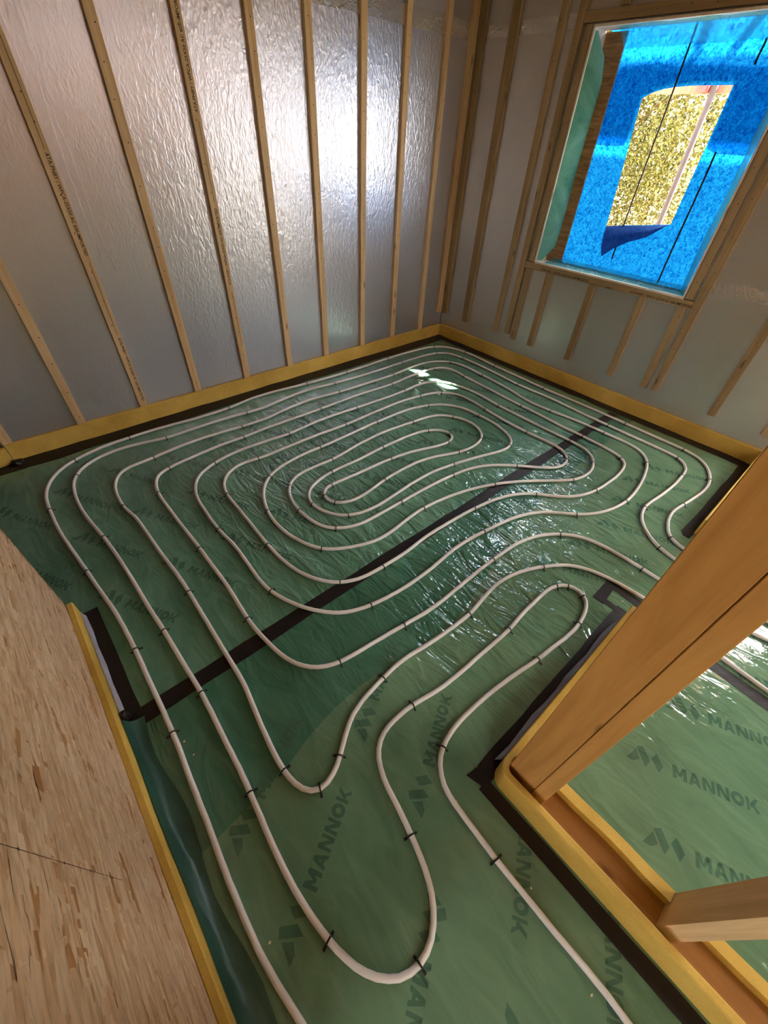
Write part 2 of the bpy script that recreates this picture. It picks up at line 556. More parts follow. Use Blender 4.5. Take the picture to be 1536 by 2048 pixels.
def print_mesh():
    Lr = stroke_letters()
    polys = [[(0, 0), (.024, -.003), (.046, .012), (.033, .044)],
             [(.058, .064), (.035, .054), (.064, -.007), (.081, .019)],
             [(.104, .057), (.085, .033), (.109, -.008), (.125, .02)]]
    x = 0.155
    for ch in 'MANNOK':
        w = 0.046 if ch == 'M' else 0.040
        for p in Lr[ch]:
            polys.append([(x + a * w, b * 0.044) for a, b in p])
        x += w + 0.0045
    return quads_flat('printed_name', polys, 0.0)
pm = print_mesh()
pm.materials.append(M['print'])
def put_print(x, y, ang, parent, z):
    o = link('printed_name', pm, None, parent, (x, y, z), (0, 0, math.radians(ang)))
    return o
pr = random.Random(11)
for j in range(-3, 4):                      # upper sheet: rows of prints on the diagonal
    for i in range(-4, 13):
        x = -0.227 + 0.300 * i + 0.003 * j; y = 1.690 + 0.478 * j + (0.012 if i % 2 else -0.01)
        x1 = x + 0.42 * 0.5; y1 = y - 0.42 * 0.866
        if y1 > 1.045 and y < 2.95 and x > -0.9 and x1 < 3.48:
            put_print(x, y, -60 + pr.uniform(-2, 2), sheet_a, 0.0016)
for j in (0, 1):                            # lapped sheet by the door
    for i in range(0, 2):
        x = -0.158 + 0.497 * i; y = 0.099 + 0.298 * j
        if y > -0.7 and not (j == -2 and i == 1) and y < 0.5 and (x + 0.37 < 0.56 or y > 0.05):
            put_print(x, y, 29.5 + pr.uniform(-1, 1), sheet_c, 0.0021)
for (x, y) in ((0.712, -0.038), (0.745, -0.316), (0.245, -0.03), (0.235, -0.32)):
    put_print(x, y, 209.5 + pr.uniform(-1, 1), sheet_c, 0.0021)
for (x, y) in ((2.118, 0.437), (2.40, 0.49), (2.664, 0.544), (2.919, 0.516), (1.56, 0.50), (1.84, 0.46)):
    put_print(x, y, -61 + pr.uniform(-2, 2), sheet_c, 0.0021)
for i in range(5):                          # the next room
    put_print(1.042 + 0.30 * i, -0.257 - 0.02 * i, -65, sheet_c, 0.0021)
    put_print(1.24 + 0.30 * i, -0.76, -65, sheet_c, 0.0021)
put_print(0.84, -0.406, -65, sheet_c, 0.0021)

# ------------------------------------------------------------------ long foil wall with battens (left in the photograph)
wall_left = link('wall_left', boxes('wall_left', [(-1.3, 3.75, YA + 0.025, YA + 0.15, 0.0, ZC)]), M['foil_v'])
tag(wall_left, 'silver foil insulation wall with upright battens, the long wall', 'wall', kind='structure')

nail_r = random.Random(23)
def nails_mesh(length, w, d, step=0.15):
    v, f = [], []
    z = nail_r.uniform(0.05, 0.12)
    while z < length - 0.03:
        cx = nail_r.uniform(-w * 0.18, w * 0.18); r = 0.0033
        n = len(v)
        v += [(cx + r * math.cos(a), -d / 2 - 0.0006, z + r * math.sin(a)) for a in [k * math.pi / 3 for k in range(6)]]
        f.append(tuple(range(n, n + 6)))
        z += step * nail_r.uniform(0.6, 1.4)
    return pyd('nail_heads', v, f)

def batten(parent, face, c, z0, length, w=0.05, d=0.025, mat='batten', horizontal=False, nails=True, lean=0.0):
    """face 'A': on the long wall (front faces -y); 'W': window wall (front faces -x).  Mesh front is local -y."""
    me = bevel_box('batten', w, d, length, 0.0015)
    if face == 'A':
        loc, rz = (c, YA + d / 2, z0), 0.0
    else:
        loc, rz = (XW + d / 2, c, z0), -math.pi / 2
    o = link('batten', me, M[mat], parent, loc)
    if horizontal:      # local z lies along -y
        o.matrix_world = Matrix(((0, 1, 0, loc[0]), (0, 0, -1, loc[1]), (-1, 0, 0, loc[2]), (0, 0, 0, 1)))
    else:
        o.rotation_euler = (0, lean if face == 'A' else 0, rz)
        if face == 'W':
            o.rotation_euler = (lean, 0, rz)
    if nails:
        link('nail_heads', nails_mesh(length, w, d), M['nail'], o)
    return o

bat_right = [-0.69, -0.29, 0.120, 0.520, 0.919, 1.326, 1.730, 2.113, 2.535, 2.923, 3.315]
batA = []
for i, xr in enumerate(bat_right):
    batA.append(batten(wall_left, 'A', xr - 0.025, 0.118, ZC - 0.118))
batten(wall_left, 'A', 3.566, 0.245, ZC - 0.245, 0.066, 0.025)
# ink lettering on two of the battens (reads downwards on one, upwards on the next but one)
ink_txt = text_mesh('ATA-PNBY / WPCA-25X50 AC 600-IMPORTED', 0.018)
ink_txt.materials.append(M['ink'])
kx = 0.44 / max(v.co.x for v in ink_txt.vertices)
for v_ in ink_txt.vertices:
    v_.co.x *= kx
    v_.co.y *= 1.3
wtxt = 0.44
def ink_line(z0, z1, dx):
    return pyd('ink_line', [(dx - .0012, 0, z0), (dx + .0012, 0, z0), (dx + .0012, 0, z1), (dx - .0012, 0, z1)], [(0, 1, 2, 3)])
def put_ink(b, ztop, up, dx):
    d2 = 0.0125 + 0.0008
    o = link('printed_text', ink_txt, None, b)
    # text x axis -> local -z (down) or +z (up); text y -> local x / -x ; facing local -y
    if not up:
        o.matrix_local = Matrix(((0, 1, 0, dx - 0.006), (0, 0, -1, -d2), (-1, 0, 0, ztop), (0, 0, 0, 1)))
    else:
        o.matrix_local = Matrix(((0, -1, 0, dx + 0.006), (0, 0, -1, -d2), (1, 0, 0, ztop - wtxt), (0, 0, 0, 1)))
def put_line(b, za, zb, dx):
    o = link('ink_line', ink_line(za, zb, dx), M['ink'], b, (0, -0.0125 - 0.0007, 0))
zb = 0.118
put_ink(batA[3], 1.495 - zb, False, 0.006); put_ink(batA[3], 0.60 - zb, False, 0.006)
put_line(batA[3], 1.508 - zb, 2.10 - zb, 0.006); put_line(batA[3], 0.62 - zb, 1.02 - zb, 0.006)
put_ink(batA[5], 2.115 - zb, True, 0.006); put_ink(batA[5], 1.24 - zb, True, 0.006)
put_line(batA[5], 1.27 - zb, 1.64 - zb, 0.006); put_line(batA[5], 0.38 - zb, 0.755 - zb, 0.006)
# two sharp creases in the foil
for pts in (((0.606, 2.3), (0.604, 1.97), (0.600, 1.80), (0.584, 1.70), (0.574, 1.56), (0.570, 1.43), (0.568, 1.28), (0.577, 1.12), (0.574, 1.02)),
            ((0.640, 2.2), (0.626, 1.98), (0.618, 1.80), (0.603, 1.61), (0.613, 1.49), (0.612, 1.33), (0.611, 1.14), (0.617, 1.05), (0.63, 0.96))):
    link('foil_crease', tube('foil_crease', [(x + 0.002 * math.sin(z * 50), YA + 0.0252, z) for x, z in pts], 0.0011, 5), M['foil_tape'], wall_left)
# foil tape over the joint of the boards
link('foil_tape', boxes('foil_tape', [(2.0, 3.622, YA + 0.0242, YA + 0.0251, 2.172, 2.262)]), M['foil_tape'], wall_left)

# ------------------------------------------------------------------ window wall
OY0, OY1, OZ0, OZ1 = 0.945, 2.158, 0.876, 2.19        # liner outside
wall_right = link('wall_right', boxes('wall_right', [
    (XW + 0.025, XW + 0.15, -0.15, OY0 - 0.004, 0.0, ZC), (XW + 0.025, XW + 0.15, -3.0, -0.85, 0.0, ZC), (XW + 0.025, XW + 0.15, -0.85, -0.15, 2.15, ZC), (XW + 0.025, XW + 0.15, -0.85, -0.15, 0.0, 0.35), (XW + 0.025, XW + 0.15, OY1 + 0.004, YA + 0.15, 0.0, ZC),  # opening in the next room is added, unseen, to let in fill light
    (XW + 0.025, XW + 0.15, OY0 - 0.004, OY1 + 0.004, 0.0, OZ0 - 0.004), (XW + 0.025, XW + 0.15, OY0 - 0.004, OY1 + 0.004, OZ1 + 0.004, ZC)]), M['foil_h'])
tag(wall_right, 'silver foil insulation wall around the window', 'wall', kind='structure')
link('sheathing', boxes('sheathing', [
    (XW + 0.151, XW + 0.163, -0.15, OY0, -0.1, ZC), (XW + 0.151, XW + 0.163, -3.0, -0.85, -0.1, ZC), (XW + 0.151, XW + 0.163, -0.85, -0.15, 2.15, ZC), (XW + 0.151, XW + 0.163, -0.85, -0.15, -0.1, 0.35), (XW + 0.151, XW + 0.163, 2.0, YA + 0.15, -0.1, 2.172),
    (XW + 0.151, XW + 0.163, OY0, 2.0, -0.1, 0.895), (XW + 0.151, XW + 0.163, OY0, YA + 0.15, 2.186, ZC)]), M['osb'], wall_right)
for (ya, yb, za, zb2) in ((YA + 0.02, 2.285, 2.18, 2.25), (0.90, -0.02, 0.945, 1.02)):
    link('foil_tape', boxes('foil_tape', [(XW + 0.0242, XW + 0.0251, yb, ya, za, zb2)]), M['foil_tape'], wall_right)

WB = lambda y0, y1, z0, z1, **k: batten(wall_right, 'W', (y0 + y1) / 2, z0, z1 - z0, abs(y1 - y0), mat='batten_shaded', **k)
batten(wall_right, 'W', 3.083, 0.235, ZC - 0.235, 0.064, 0.025, mat='batten_shaded')
link('corner_line', boxes('corner_line', [(XW + 0.022, XW + 0.0249, YA + 0.022, YA + 0.0249, 0.11, 0.30)]), M['dark'], wall_right)  # dark strip along the foot of the foil corner
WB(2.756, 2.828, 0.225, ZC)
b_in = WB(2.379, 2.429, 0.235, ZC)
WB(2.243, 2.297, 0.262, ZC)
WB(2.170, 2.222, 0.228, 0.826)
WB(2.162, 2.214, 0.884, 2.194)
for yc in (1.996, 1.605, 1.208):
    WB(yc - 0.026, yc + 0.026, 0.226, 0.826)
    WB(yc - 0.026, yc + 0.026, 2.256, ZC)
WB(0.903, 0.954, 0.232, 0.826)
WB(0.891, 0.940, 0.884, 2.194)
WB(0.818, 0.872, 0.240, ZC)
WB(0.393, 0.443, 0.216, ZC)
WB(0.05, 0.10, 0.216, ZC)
sill_b = batten(wall_right, 'W', 2.24, 0.852, 1.366, 0.05, mat='batten_shaded', horizontal=True)
head_b = batten(wall_right, 'W', 2.24, 2.225, 1.366, 0.05, mat='batten_shaded', horizontal=True)
# lettering on the sill batten
def put_ink_h(b, z):
    o = link('printed_text', ink_txt, None, b)
    o.matrix_local = Matrix(((0, -1, 0, 0.016), (0, 0, -1, -0.0133), (1, 0, 0, z), (0, 0, 0, 1)))
put_ink_h(sill_b, 0.16); put_ink_h(sill_b, 0.93)

# ------------------------------------------------------------------ window opening with film
window = empty('window_1', (XW + 0.07, 1.55, OZ0))
tag(window, 'unglazed window opening sealed with torn blue film', 'window', kind='structure')
W0 = (XW + 0.07, 1.55, OZ0)
def wpart(name, me, mat):
    o = link(name, me, mat, window)
    o.location = (-W0[0], -W0[1], -W0[2])
    return o
t = 0.012
for bx in ((XW - 0.002, XW + 0.15, OY1 - t, OY1, OZ0, OZ1), (XW - 0.002, XW + 0.15, OY0, OY0 + t, OZ0, OZ1),
           (XW - 0.002, XW + 0.15, OY0 + t, OY1 - t, OZ0, OZ0 + t), (XW - 0.002, XW + 0.15, OY0 + t, OY1 - t, OZ1 - t, OZ1)):
    wpart('liner_board', boxes('liner_board', [bx]), M['liner'])

def film_with_hole(name, x, outer, hole, mat):
    bm = bmesh.new()
    def loop(pts):
        vs = [bm.verts.new((x, p[0], p[1])) for p in pts]
        return [bm.edges.new((vs[i], vs[(i + 1) % len(vs)])) for i in range(len(vs))]
    e = loop(outer) + (loop(hole) if hole else [])
    bmesh.ops.triangle_fill(bm, use_beauty=True, edges=e)
    me = bpy.data.meshes.new(name)
    bm.to_mesh(me); bm.free()
    return wpart(name, me, mat)
hole = [(1.777, 1.867), (1.765, 1.875), (1.72, 1.895), (1.66, 1.909), (1.60, 1.917), (1.50, 1.922), (1.40, 1.922), (1.268, 1.921),
        (1.272, 1.70), (1.278, 1.50), (1.284, 1.251), (1.45, 1.225), (1.60, 1.205), (1.728, 1.180), (1.742, 1.40), (1.758, 1.62)]
XF = XW + 0.168
film_with_hole('blue_film', XF, [(2.12, 0.86), (0.90, 0.86), (0.90, 2.24), (2.12, 2.24)], hole, M['blue'])
wavy = [(2.10, 2.012), (1.98, 2.016), (1.86, 2.022), (1.74, 2.024), (1.66, 2.012), (1.60, 2.006), (1.57, 2.03), (1.55, 2.044), (1.535, 2.01), (1.45, 2.008), (1.38, 2.012), (1.30, 1.998), (1.20, 1.992), (1.05, 1.994), (0.91, 1.998)]
hole2 = [(y, z) for (y, z) in hole]
film_with_hole('blue_film_overlay', XF + 0.006,
               wavy + [(0.91, 1.636), (1.05, 1.632), (1.20, 1.634), (1.262, 1.655), (1.262, 1.935), (1.40, 1.938), (1.60, 1.932), (1.70, 1.912), (1.786, 1.88), (1.79, 1.645), (1.90, 1.64), (2.10, 1.645)],
               None, M['blue2'])
# the cut flap folded down below the hole, drooping into the room
def flap():
    top = [(1.728, 1.182), (1.62, 1.200), (1.50, 1.216), (1.38, 1.232), (1.29, 1.248)]
    v, f = [], []
    rows = 6
    bot = [(1.672, 0.995), (1.60, 1.06), (1.52, 1.11), (1.40, 1.16), (1.30, 1.24)]
    for r in range(rows):
        s = r / (rows - 1)
        for (a, b2) in zip(top, bot):
            y = a[0] * (1 - s) + b2[0] * s
            z = a[1] * (1 - s) + b2[1] * s
            x = XF - 0.002 - 0.045 * math.sin(s * 2.4) * (1 - (1.73 - a[0]) * 0.9)
            v.append((x, y, z))
    n = len(top)
    for r in range(rows - 1):
        for i in range(n - 1):
            f.append((r * n + i, r * n + i + 1, (r + 1) * n + i + 1, (r + 1) * n + i))
    return pyd('film_flap', v, f, True)
wpart('film_flap', flap(), M['blue_flap'])
for (yy, za, zb2) in ((1.597, 0.99, 2.176), (1.203, 0.90, 1.632), (1.203, 1.998, 2.10)):
    wpart('cord', tube('cord', [(XF - 0.004, yy + 0.002 * math.sin(k), za + (zb2 - za) * k / 6) for k in range(7)], 0.0058, 6), M['rope'])

# green damp-proof film dressed over the reveals
def reveal_sheet(rows):
    """rows of 3D points, same count each"""
    n = len(rows[0]); v = [p for r in rows for p in r]
    f = [(i * n + j, i * n + j + 1, (i + 1) * n + j + 1, (i + 1) * n + j) for i in range(len(rows) - 1) for j in range(n - 1)]
    return pyd('green_film_flap', v, f, True)
rows = []
for k in range(13):
    s = k / 12
    z = 0.90 + (2.165 - 0.90) * s
    reach = 1.0 if 0.1 < s < 0.86 else (0.25 + 7.5 * s if s <= 0.1 else max(0.1, 1.0 - (s - 0.86) * 6.4))
    row = []
    for j in range(9):
        u = j / 8 * reach
        bul = math.sin(u * math.pi * 0.9) * (0.022 + 0.006 * math.sin(9 * s))
        row.append((XW + 0.006 + 0.135 * u, OY1 - t - 0.002 - 0.058 * u - bul, z - 0.01 * u))
    rows.append(row)
wpart('green_film_flap', reveal_sheet(rows), M['green_flap'])
rows = []
for k in range(9):
    z = 0.895 + (2.17 - 0.895) * k / 8
    rows.append([(XW + 0.006 + 0.15 * j / 5, OY0 + t + 0.002 + 0.078 * (j / 5) ** 0.8 + 0.006 * math.sin(k * 1.7 + j), z) for j in range(6)])
wpart('green_film_flap', reveal_sheet(rows), M['clear_flap2'])
rows = []
for k in range(11):
    y = OY0 + t + 0.004 + (1.98 - OY0) * k / 10
    rows.append([(XW + 0.010 + 0.145 * j / 5, y, OZ1 - t - 0.003 - 0.082 * (j / 5) ** 1.2 - 0.004 * math.sin(k * 2.1 + j)) for j in range(6)])
wpart('green_film_flap', reveal_sheet(rows), M['clear_flap'])
rows = []
for k in range(11):
    y = OY0 + t + 0.004 + (2.06 - OY0) * k / 10
    rows.append([(XW + 0.012 + 0.15 * j / 5, y, OZ0 + t + 0.003 + 0.030 * (j / 5) ** 1.5 + 0.003 * math.sin(k * 2.4 + j)) for j in range(6)])
wpart('green_film_flap', reveal_sheet(rows), M['clear_flap'])

# ------------------------------------------------------------------ strand board wall beside the camera
wall_near = link('wall_near', boxes('wall_near', [(XO - 0.018, XO, -0.36, 1.602, 0.0, ZC)]), M['osb'])
tag(wall_near, 'strand board wall face close to the camera', 'wall', kind='structure')
link('stud_backing', boxes('stud_backing', [(XO - 0.11, XO - 0.019, 1.556, 1.600, 0.0, ZC), (XO - 0.11, XO - 0.019, 0.95, 0.994, 0.0, ZC), (XO - 0.11, XO - 0.019, 0.35, 0.394, 0.0, ZC), (XO - 0.11, XO - 0.019, -0.25, -0.206, 0.0, ZC)]), M['plate'], wall_near)
def strands(n, seed):
    r = random.Random(seed)
    v, f = [], []
    for _ in range(n):
        cy = r.uniform(-0.36, 1.59); cz = r.uniform(0.08, 1.75)
        if r.random() < 0.86:
            a = r.gauss(0, 0.16); ln = r.uniform(0.06, 0.17); w = r.uniform(0.007, 0.030)
        else:
            a = r.uniform(-1.5, 1.5); ln = r.uniform(0.015, 0.06); w = r.uniform(0.005, 0.014)
        ca, sa = math.cos(a), math.sin(a)
        x = XO + r.uniform(0.0002, 0.0016)
        tilt = r.uniform(-0.0006, 0.0006)
        k = r.uniform(0.55, 1.0); k2 = r.uniform(0.55, 1.0); sk = r.uniform(-0.3, 0.3)
        pts = [(-ln / 2, -w / 2 * k), (-ln * 0.2, -w / 2), (ln * 0.3, -w / 2), (ln / 2, -w / 2 * k2), (ln / 2 - w * sk, w / 2 * k2), (ln * 0.1, w / 2), (-ln * 0.3, w / 2), (-ln / 2 - w * sk, w / 2 * k)]
        idx = len(v)
        ok = True
        row = []
        for (p, q) in pts:
            y = cy + p * ca - q * sa; z = cz + p * sa + q * ca
            if y > 1.60 or z < 0.0:
                ok = False
            row.append((x + tilt * p / ln * 2, y, z))
        if ok:
            v += row
            f.append(tuple(range(idx, idx + 8)))
    return pyd('wood_strands', v, f)
st = link('wood_strands', strands(13000, 5), M['strand'], wall_near)
tag(st, kind='stuff')
ln_v = [(XO + 0.0021, 0.4125 + 0.0006, 0.45), (XO + 0.0021, 0.4125 - 0.0006, 0.45), (XO + 0.0021, 0.411, 0.92), (XO + 0.0021, 0.4125, 0.92)]
link('pencil_line', pyd('pencil_line', ln_v, [(0, 1, 2, 3)]), M['pencil'], wall_near)
for z in (0.50, 0.60, 0.70, 0.84):
    link('nail_head', pyd('nail_head', [(XO + 0.0022, 0.412 + 0.0028 * math.cos(a), z + 0.0028 * math.sin(a)) for a in [k * math.pi / 4 for k in range(8)]], [tuple(range(8))]), M['nail'], wall_near)

# ------------------------------------------------------------------ yellow foam edge strips
prof = [(0.0, 0.0), (0.0, 0.111), (0.004, 0.1155), (0.021, 0.1155), (0.025, 0.111), (0.025, 0.0)]
def strip(name, path, label, pr_=prof):
    o = link(name, sweep(name, path, pr_), M['foam'])
    return tag(o, label, 'edge strip', kind='structure')
def seg(a, b, n=8, amp=0.0, seed=0):
    r = random.Random(seed)
    a, b = Vector(a), Vector(b)
    d = (b - a); nn = Vector((-d.y, d.x)).normalized()
    return [tuple(a + d * (i / n) + nn * (r.uniform(-amp, amp) if 0 < i < n else 0)) for i in range(n + 1)]
strip('baseboard_left', seg((-0.335, YA - 0.0002), (XW - 0.001, YA - 0.0002), 16, 0.002, 1), 'yellow foam edge strip along the long foil wall')
strip('trim_1', seg((-1.28, 3.03), (-0.337, 3.085), 6, 0.002, 2), 'short yellow foam strip stepping out past the end batten')
strip('baseboard_right', seg((XW - 0.0002, YA - 0.001), (XW - 0.0002, 0.032), 12, 0.002, 3), 'yellow foam edge strip under the window')
strip('baseboard_near', seg((XO + 0.0255, 1.602), (XO + 0.0255, -0.36), 9, 0.0012, 4)[::-1], 'yellow foam edge strip at the strand board wall', [(-a + 0.0255, z) for a, z in prof][::-1])
arc = []
for k in range(9):
    th = math.pi / 2 * k / 8
    arc.append((0.648 - 0.046 * math.sin(th), -0.016 + 0.046 * math.cos(th)))
path = seg((1.60, 0.030), (0.65, 0.030), 6, 0.0) + arc[1:] + seg((0.602, -0.018), (0.602, -2.2), 12, 0.0015, 5)[1:]
strip('baseboard_partition', path, 'yellow foam strip wrapping the partition corner')
strip('trim_2', seg((3.58, 0.030), (2.50, 0.030), 4), 'yellow foam strip beyond the doorway')
# skirts of the strips
sk1 = pyd('plastic_skirt', [(x, y, z) for y in [1.60, 1.5, 1.4, 1.3, 1.2, 1.1, 1.02] for (x, z) in ((-0.2925, 0.040 + 0.004 * math.sin(y * 40)), (-0.290 + 0.001 * math.sin(y * 55), 0.022), (-0.283 + 0.003 * math.sin(y * 31), 0.0045))],
           [(i * 3 + j, i * 3 + j + 1, i * 3 + j + 4, i * 3 + j + 3) for i in range(6) for j in range(2)], True)
link('plastic_skirt', sk1, M['skirt'], floor)
ys = [1.0 - 0.08 * k for k in range(17)]
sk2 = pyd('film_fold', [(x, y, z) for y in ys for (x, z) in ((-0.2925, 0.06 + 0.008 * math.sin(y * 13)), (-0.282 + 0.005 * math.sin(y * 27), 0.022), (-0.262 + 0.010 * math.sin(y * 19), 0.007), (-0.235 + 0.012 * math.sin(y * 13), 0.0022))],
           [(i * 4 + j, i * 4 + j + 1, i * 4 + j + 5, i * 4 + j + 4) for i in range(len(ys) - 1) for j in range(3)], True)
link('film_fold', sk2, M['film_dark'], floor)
xs = [0.66 + 0.08 * k for k in range(12)]
sk3 = pyd('plastic_skirt', [(x, y, z) for x in xs for (y, z) in ((0.0312, 0.105 + 0.004 * math.sin(x * 30)), (0.036 + 0.002 * math.sin(x * 37), 0.05), (0.050 + 0.004 * math.sin(x * 23), 0.0045))],
           [(i * 3 + j, i * 3 + j + 1, i * 3 + j + 4, i * 3 + j + 3) for i in range(len(xs) - 1) for j in range(2)], True)
link('plastic_skirt', sk3, M['skirt'], floor)

# ------------------------------------------------------------------ stud partition (right foreground)
part = empty('stud_partition', (0.70, -0.05, 0.0))
tag(part, 'timber stud partition frame with doubled corner post in right foreground', 'stud wall')
def ppart(name, x0, x1, y0, y1, z0, z1, mat='stud', lie=None):
    """timber as an own mesh; long axis is local z"""
    if lie == 'y':
        me = bevel_box(name, x1 - x0, z1 - z0, y1 - y0, 0.0015)
        o = link(name, me, M[mat], part)
        o.matrix_local = Matrix(((1, 0, 0, (x0 + x1) / 2 - 0.70), (0, 0, 1, y0 + 0.05), (0, -1, 0, (z0 + z1) / 2), (0, 0, 0, 1)))
    elif lie == 'x':
        me = bevel_box(name, z1 - z0, y1 - y0, x1 - x0, 0.0015)
        o = link(name, me, M[mat], part)
        o.matrix_local = Matrix(((0, 0, 1, x0 - 0.70), (0, 1, 0, (y0 + y1) / 2 + 0.05), (-1, 0, 0, (z0 + z1) / 2), (0, 0, 0, 1)))
    else:
        me = bevel_box(name, x1 - x0, y1 - y0, z1 - z0, 0.0015)
        o = link(name, me, M[mat], part, ((x0 + x1) / 2 - 0.70, (y0 + y1) / 2 + 0.05, z0))
    return o
ppart('sole_plate', 0.650, 0.756, -2.2, -0.0905, 0.0018, 0.048, 'plate', 'y')
ppart('sole_plate', 0.650, 1.60, -0.089, 0.004, 0.0018, 0.048, 'plate', 'x')
ppart('sole_plate', 2.50, 3.59, -0.089, 0.004, 0.0018, 0.048, 'plate', 'x')
ppart('stud', 0.650, 0.692, -0.0892, 0.0045, 0.0482, ZC)
ppart('stud', 0.6505, 0.752, -0.131, -0.0908, 0.0482, ZC)
tag(ppart('stud', 0.655, 0.756, -0.545, -0.502, 0.0482, ZC, 'batten'), 'paler single stud')
ppart('stud', 1.558, 1.60, -0.089, 0.004, 0.0482, ZC)
ppart('stud', 2.50, 2.542, -0.089, 0.004, 0.0482, ZC)
ppart('stud', 0.655, 0.756, -1.10, -1.058, 0.0482, ZC)
# foam offcuts lying on the sole plate between the studs
for (y0, y1, lab) in ((-0.500, -0.133, 'yellow foam offcut on the sole plate, beside the corner post'), (-1.05, -0.548, 'yellow foam offcut on the sole plate, nearer than the single stud')):
    n = 10
    v, f = [], []
    for k in range(n + 1):
        y = y1 + (y0 - y1) * k / n
        bow = 0.005 * math.sin(math.pi * min(1, max(0, (k / n - 0.25) / 0.55)))
        v += [(0.722 + bow, y, 0.0485), (0.757 + bow * 0.6, y, 0.0485), (0.757 + bow * 0.6, y, 0.082), (0.722 + bow, y, 0.082)]
    for k in range(n):
        for j in range(4):
            f.append((k * 4 + j, k * 4 + (j + 1) % 4, (k + 1) * 4 + (j + 1) % 4, (k + 1) * 4 + j))
    f += [(3, 2, 1, 0), tuple(n * 4 + j for j in range(4))]
    o = link('foam_strip', pyd('foam_strip', v, f), M['foam'])
    tag(o, lab, 'foam strip')

# ------------------------------------------------------------------ rest of the shell (out of view)
ceil = link('ceiling', boxes('ceiling', [(-1.4, 3.75, -2.25, YA + 0.15, ZC, ZC + 0.12), (-1.4, 1.5, -3.0, -2.25, ZC, ZC + 0.12), (3.3, 3.75, -3.0, -2.25, ZC, ZC + 0.12)]), M['ply'])
tag(ceil, 'board ceiling over the room with an added sheeted opening for fill light', 'ceiling', kind='structure')
link('fill_light_sheet', boxes('fill_light_sheet', [(1.45, 3.35, -3.05, -2.2, ZC + 0.121, ZC + 0.123)]), M['fill_sheet'], ceil)  # unseen opening and sheet added to brighten the strand board wall
wb = link('wall_back', boxes('wall_back', [(-1.4, -1.3, 1.2, YA + 0.15, 0.0, ZC)]), M['osb'])
tag(wb, 'strand board wall behind the opening', 'wall', kind='structure')
wp = link('wall_rear', boxes('wall_rear', [(-1.4, 3.75, -3.1, -3.0, 0.0, ZC)]), M['osb'])
tag(wp, 'strand board wall behind the camera', 'wall', kind='structure')
wq = link('wall_side', boxes('wall_side', [(-1.4, -1.3, -1.9, 1.199, 0.0, ZC), (-1.4, -1.3, -3.0, -2.5, 0.0, ZC), (-1.4, -1.3, -2.5, -1.9, 2.05, ZC)]), M['osb'])  # unseen opening added here to fill the room with daylight
tag(wq, 'strand board wall at the far side of the passage, with an added opening for fill light', 'wall', kind='structure')

